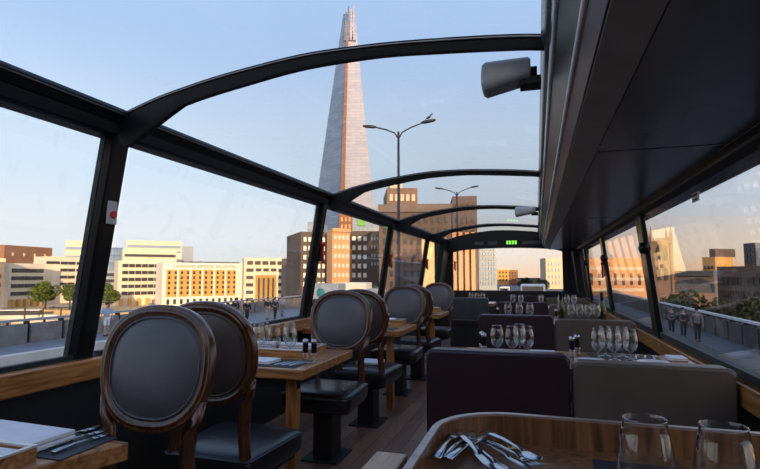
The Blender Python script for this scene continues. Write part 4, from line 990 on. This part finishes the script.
# ------------------------------------------------------------------ people
def skin(name, pts, edges, m, parent=None, sub=1):
    me = bpy.data.meshes.new(name); me.from_pydata([p[:3] for p in pts], edges, []); o = bpy.data.objects.new('tmp', me); COL.objects.link(o)
    md = o.modifiers.new('s', 'SKIN'); 
    for i, p in enumerate(pts): me.skin_vertices[0].data[i].radius = (p[3], p[3] if len(p) < 5 else p[4])
    me.skin_vertices[0].data[0].use_root = True
    o.modifiers.new('u', 'SUBSURF').levels = sub
    bpy.context.view_layer.update()
    nm = bpy.data.meshes.new_from_object(o.evaluated_get(bpy.context.evaluated_depsgraph_get())); bpy.data.objects.remove(o)
    for p in nm.polygons: p.use_smooth = True
    nm.materials.clear(); nm.materials.append(m); nm.name = name
    q = bpy.data.objects.new(name, nm); COL.objects.link(q)
    if parent: q.parent = parent
    return q
def pm(name, c): return mat(name, c, .8)
SK = pm('skin_tone', (.50, .32, .24)); HAIR = pm('dark_hair', (.03, .02, .015)); HAIRW = pm('grey_hair', (.5, .48, .46)); SHOE = pm('shoe_dark', (.02, .02, .02))
def person(loc, h, rz, top, bottom, label, stride=.15, hair=None, shorts=False, long_coat=False, cat_group='pedestrians on the bridge pavement', arm=.1):
    s = h/1.75; st = stride
    J = {'pel': (0, 0, .95, .12, .10), 'wa': (0, 0, 1.10, .115, .09), 'ch': (0, .0, 1.32, .15, .10), 'nk': (0, 0, 1.47, .05), 'hd': (0, -.01, 1.60, .075, .085), 'ht': (0, -.005, 1.70, .06),
         'lh': (-.09, 0, .90, .085), 'lk': (-.10, -st*.5, .50, .055), 'la': (-.10, -st*.6+.02, .09, .04), 'lt': (-.10, -st*.6-.12, .04, .035),
         'rh': (.09, 0, .90, .085), 'rk': (.10, st*.3, .50, .055), 'ra': (.10, st+.0, .09, .04), 'rt': (.10, st-.13, .04, .035),
         'ls': (-.19, 0, 1.40, .055), 'le': (-.24, arm, 1.13, .04), 'lw': (-.23, arm-.10, .90, .028), 'lf': (-.22, arm-.14, .80, .022),
         'rs': (.19, 0, 1.40, .055), 're': (.24, -arm*.5, 1.13, .04), 'rw': (.23, -arm-.08, .91, .028), 'rf': (.22, -arm-.13, .81, .022)}
    E_ = [('pel', 'wa'), ('wa', 'ch'), ('ch', 'nk'), ('nk', 'hd'), ('hd', 'ht'), ('pel', 'lh'), ('lh', 'lk'), ('lk', 'la'), ('la', 'lt'), ('pel', 'rh'), ('rh', 'rk'), ('rk', 'ra'), ('ra', 'rt'), ('ch', 'ls'), ('ls', 'le'), ('le', 'lw'), ('lw', 'lf'), ('ch', 'rs'), ('rs', 're'), ('re', 'rw'), ('rw', 'rf')]
    def mk(name, keys, grow, m, parent=None):
        keys = list(keys); idx = {k: i for i, k in enumerate(keys)}
        pts = [tuple(c*s for c in J[k][:3])+tuple((r+grow)*s for r in J[k][3:]) for k in keys]
        return skin(name, pts, [(idx[a], idx[b]) for a, b in E_ if a in idx and b in idx], m, parent)
    body = mk('person', J.keys(), 0, SK); body.location = loc; body.rotation_euler = (0, 0, rz); tag(body, label, 'person', cat_group)
    mk('jacket' if long_coat else 'shirt', ['ch', 'wa', 'pel', 'ls', 'le', 'lw', 'rs', 're', 'rw'] if long_coat else ['ch', 'wa', 'pel', 'ls', 'le', 'rs', 're'], .022, top, body)
    mk('shorts' if shorts else 'trousers', ['pel', 'lh', 'lk', 'rh', 'rk'] if shorts else ['pel', 'lh', 'lk', 'la', 'rh', 'rk', 'ra'], .018, bottom, body)
    MB().lathe([(.088*s, -.01*s), (.092*s, .04*s), (.08*s, .08*s), (.045*s, .11*s), (0, .118*s)], (0, .015*s, 1.62*s), 12).build('hair', hair or HAIR, body, smooth=True)
    for a in ('l', 'r'):
        x, y, z = [c*s for c in J[a+'a'][:3]]
        MB().loft([[(x+p, y+yy, q+.045*s) for p, q in rrect(.09*s, hh, .02*s, 3)] for yy, hh in ((.06*s, .05*s), (.03*s, .09*s), (-.06*s, .085*s), (-.17*s, .05*s))]).build('shoe', SHOE, body, smooth=True)
    return body
BLK = pm('black_cloth', (.015, .016, .02)); BGE = pm('beige_cloth', (.45, .36, .27)); LBL_ = pm('light_blue_shirt', (.30, .48, .68)); WHT = pm('white_cloth', (.75, .75, .78)); PNK = pm('pink_cloth', (.50, .33, .36)); LIL = pm('lilac_cloth', (.5, .45, .6)); NVY = pm('navy_cloth', (.03, .04, .07)); GRY = pm('grey_cloth', (.2, .2, .22))
def ped(u, v, h, *a, **k):
    p = onZ(u, v, GZ); return person((p.x, p.y, GZ), h, *a, **k)
ped(106, 336, 1.95, 1.2, LBL_, WHT, 'person in a light blue shirt and white shorts just right of the first pillar', shorts=True)
pp = onY(152, 318, 34); ped(152, 322, 1.7, .5, WHT, BGE, 'person with grey hair in a white shirt behind the nearest chair', hair=HAIRW)
ped(235, 320, 1.72, -2.2, BLK, BLK, 'person in black, leftmost of the walking group beyond the second left window', long_coat=True)
ped(241, 319, 1.66, -2.2, PNK, BGE, 'person in pink between two dark-clothed walkers')
ped(246.8, 322, 1.74, 1.0, BLK, BLK, 'person in a black jacket right of the one in pink', long_coat=True)
ped(267.5, 319.5, 1.78, 1.0, BLK, BGE, 'person in a black top and beige trousers, left of the right-hand group', long_coat=True)
ped(275, 319, 1.76, 1.0, NVY, BLK, 'person in dark navy, middle of the right-hand group', long_coat=True)
ped(282, 316, 1.76, 1.0, LIL, GRY, 'person in a pale lilac top, right of the right-hand group')
ped(672, 336, 1.74, 0, NVY, BLK, 'person in dark clothes walking by the right parapet next to the pillar', long_coat=True)
ped(684, 338, 1.72, 0, BLK, BLK, 'person in black, middle of the three on the right pavement', long_coat=True)
ped(698, 342, 1.78, 0, GRY, BLK, 'person in a grey coat, rightmost of the three on the right pavement', long_coat=True)

# ------------------------------------------------------------------ sky and sun
w = bpy.data.worlds.new('sky'); SC.world = w; w.use_nodes = True; N = w.node_tree.nodes; L = w.node_tree.links
bg = N['Background']; tc = N.new('ShaderNodeTexCoord'); sx = N.new('ShaderNodeSeparateXYZ'); L.new(tc.outputs['Generated'], sx.inputs[0])
r = N.new('ShaderNodeValToRGB'); L.new(sx.outputs['Z'], r.inputs['Fac']); r.color_ramp.interpolation = 'EASE'
els = [(0, (.80, .78, .72)), (.06, (.80, .82, .83)), (.20, (.64, .77, .90)), (.45, (.42, .58, .84)), (1, (.20, .32, .62))]
while len(r.color_ramp.elements) < len(els): r.color_ramp.elements.new(.5)
for e, (p_, c) in zip(r.color_ramp.elements, els): e.position = p_; e.color = (*c, 1)
r2 = N.new('ShaderNodeValToRGB'); L.new(sx.outputs['Z'], r2.inputs['Fac']); r2.color_ramp.interpolation = 'EASE'
els = [(0, (.98, .62, .36)), (.05, (.95, .77, .60)), (.13, (.70, .77, .86)), (.40, (.42, .58, .84)), (1, (.20, .32, .62))]
while len(r2.color_ramp.elements) < len(els): r2.color_ramp.elements.new(.5)
for e, (p_, c) in zip(r2.color_ramp.elements, els): e.position = p_; e.color = (*c, 1)
dt = N.new('ShaderNodeVectorMath'); dt.operation = 'DOT_PRODUCT'; L.new(tc.outputs['Generated'], dt.inputs[0]); dt.inputs[1].default_value = (.30, .95, 0)
mr = N.new('ShaderNodeMapRange'); mr.inputs['From Min'].default_value = .82; mr.inputs['From Max'].default_value = 1.0; L.new(dt.outputs['Value'], mr.inputs['Value'])
mx = N.new('ShaderNodeMixRGB'); L.new(mr.outputs['Result'], mx.inputs['Fac']); L.new(r.outputs['Color'], mx.inputs[1]); L.new(r2.outputs['Color'], mx.inputs[2])
d2 = N.new('ShaderNodeVectorMath'); d2.operation = 'DOT_PRODUCT'; L.new(tc.outputs['Generated'], d2.inputs[0]); d2.inputs[1].default_value = (.494, -.85, .18)
m2 = N.new('ShaderNodeMapRange'); m2.inputs['From Min'].default_value = .55; m2.inputs['From Max'].default_value = 1.0; L.new(d2.outputs['Value'], m2.inputs['Value'])
mg = N.new('ShaderNodeMixRGB'); mg.blend_type = 'ADD'; mg.inputs[2].default_value = (1.3, .8, .4, 1)
mp2 = N.new('ShaderNodeMath'); mp2.operation = 'POWER'; mp2.inputs[1].default_value = 1.6; L.new(m2.outputs['Result'], mp2.inputs[0]); L.new(mp2.outputs[0], mg.inputs['Fac'])
L.new(mx.outputs['Color'], mg.inputs[1]); L.new(mg.outputs['Color'], bg.inputs['Color']); bg.inputs['Strength'].default_value = 1.22
sd = bpy.data.lights.new('sun', 'SUN'); so = bpy.data.objects.new('sun', sd); COL.objects.link(so)
sd.energy = 5.4; sd.color = (1, .66, .36); sd.angle = .01
frm = Vector((.50, -.86, .16)); so.rotation_euler = (-frm).to_track_quat('-Z', 'Y').to_euler()
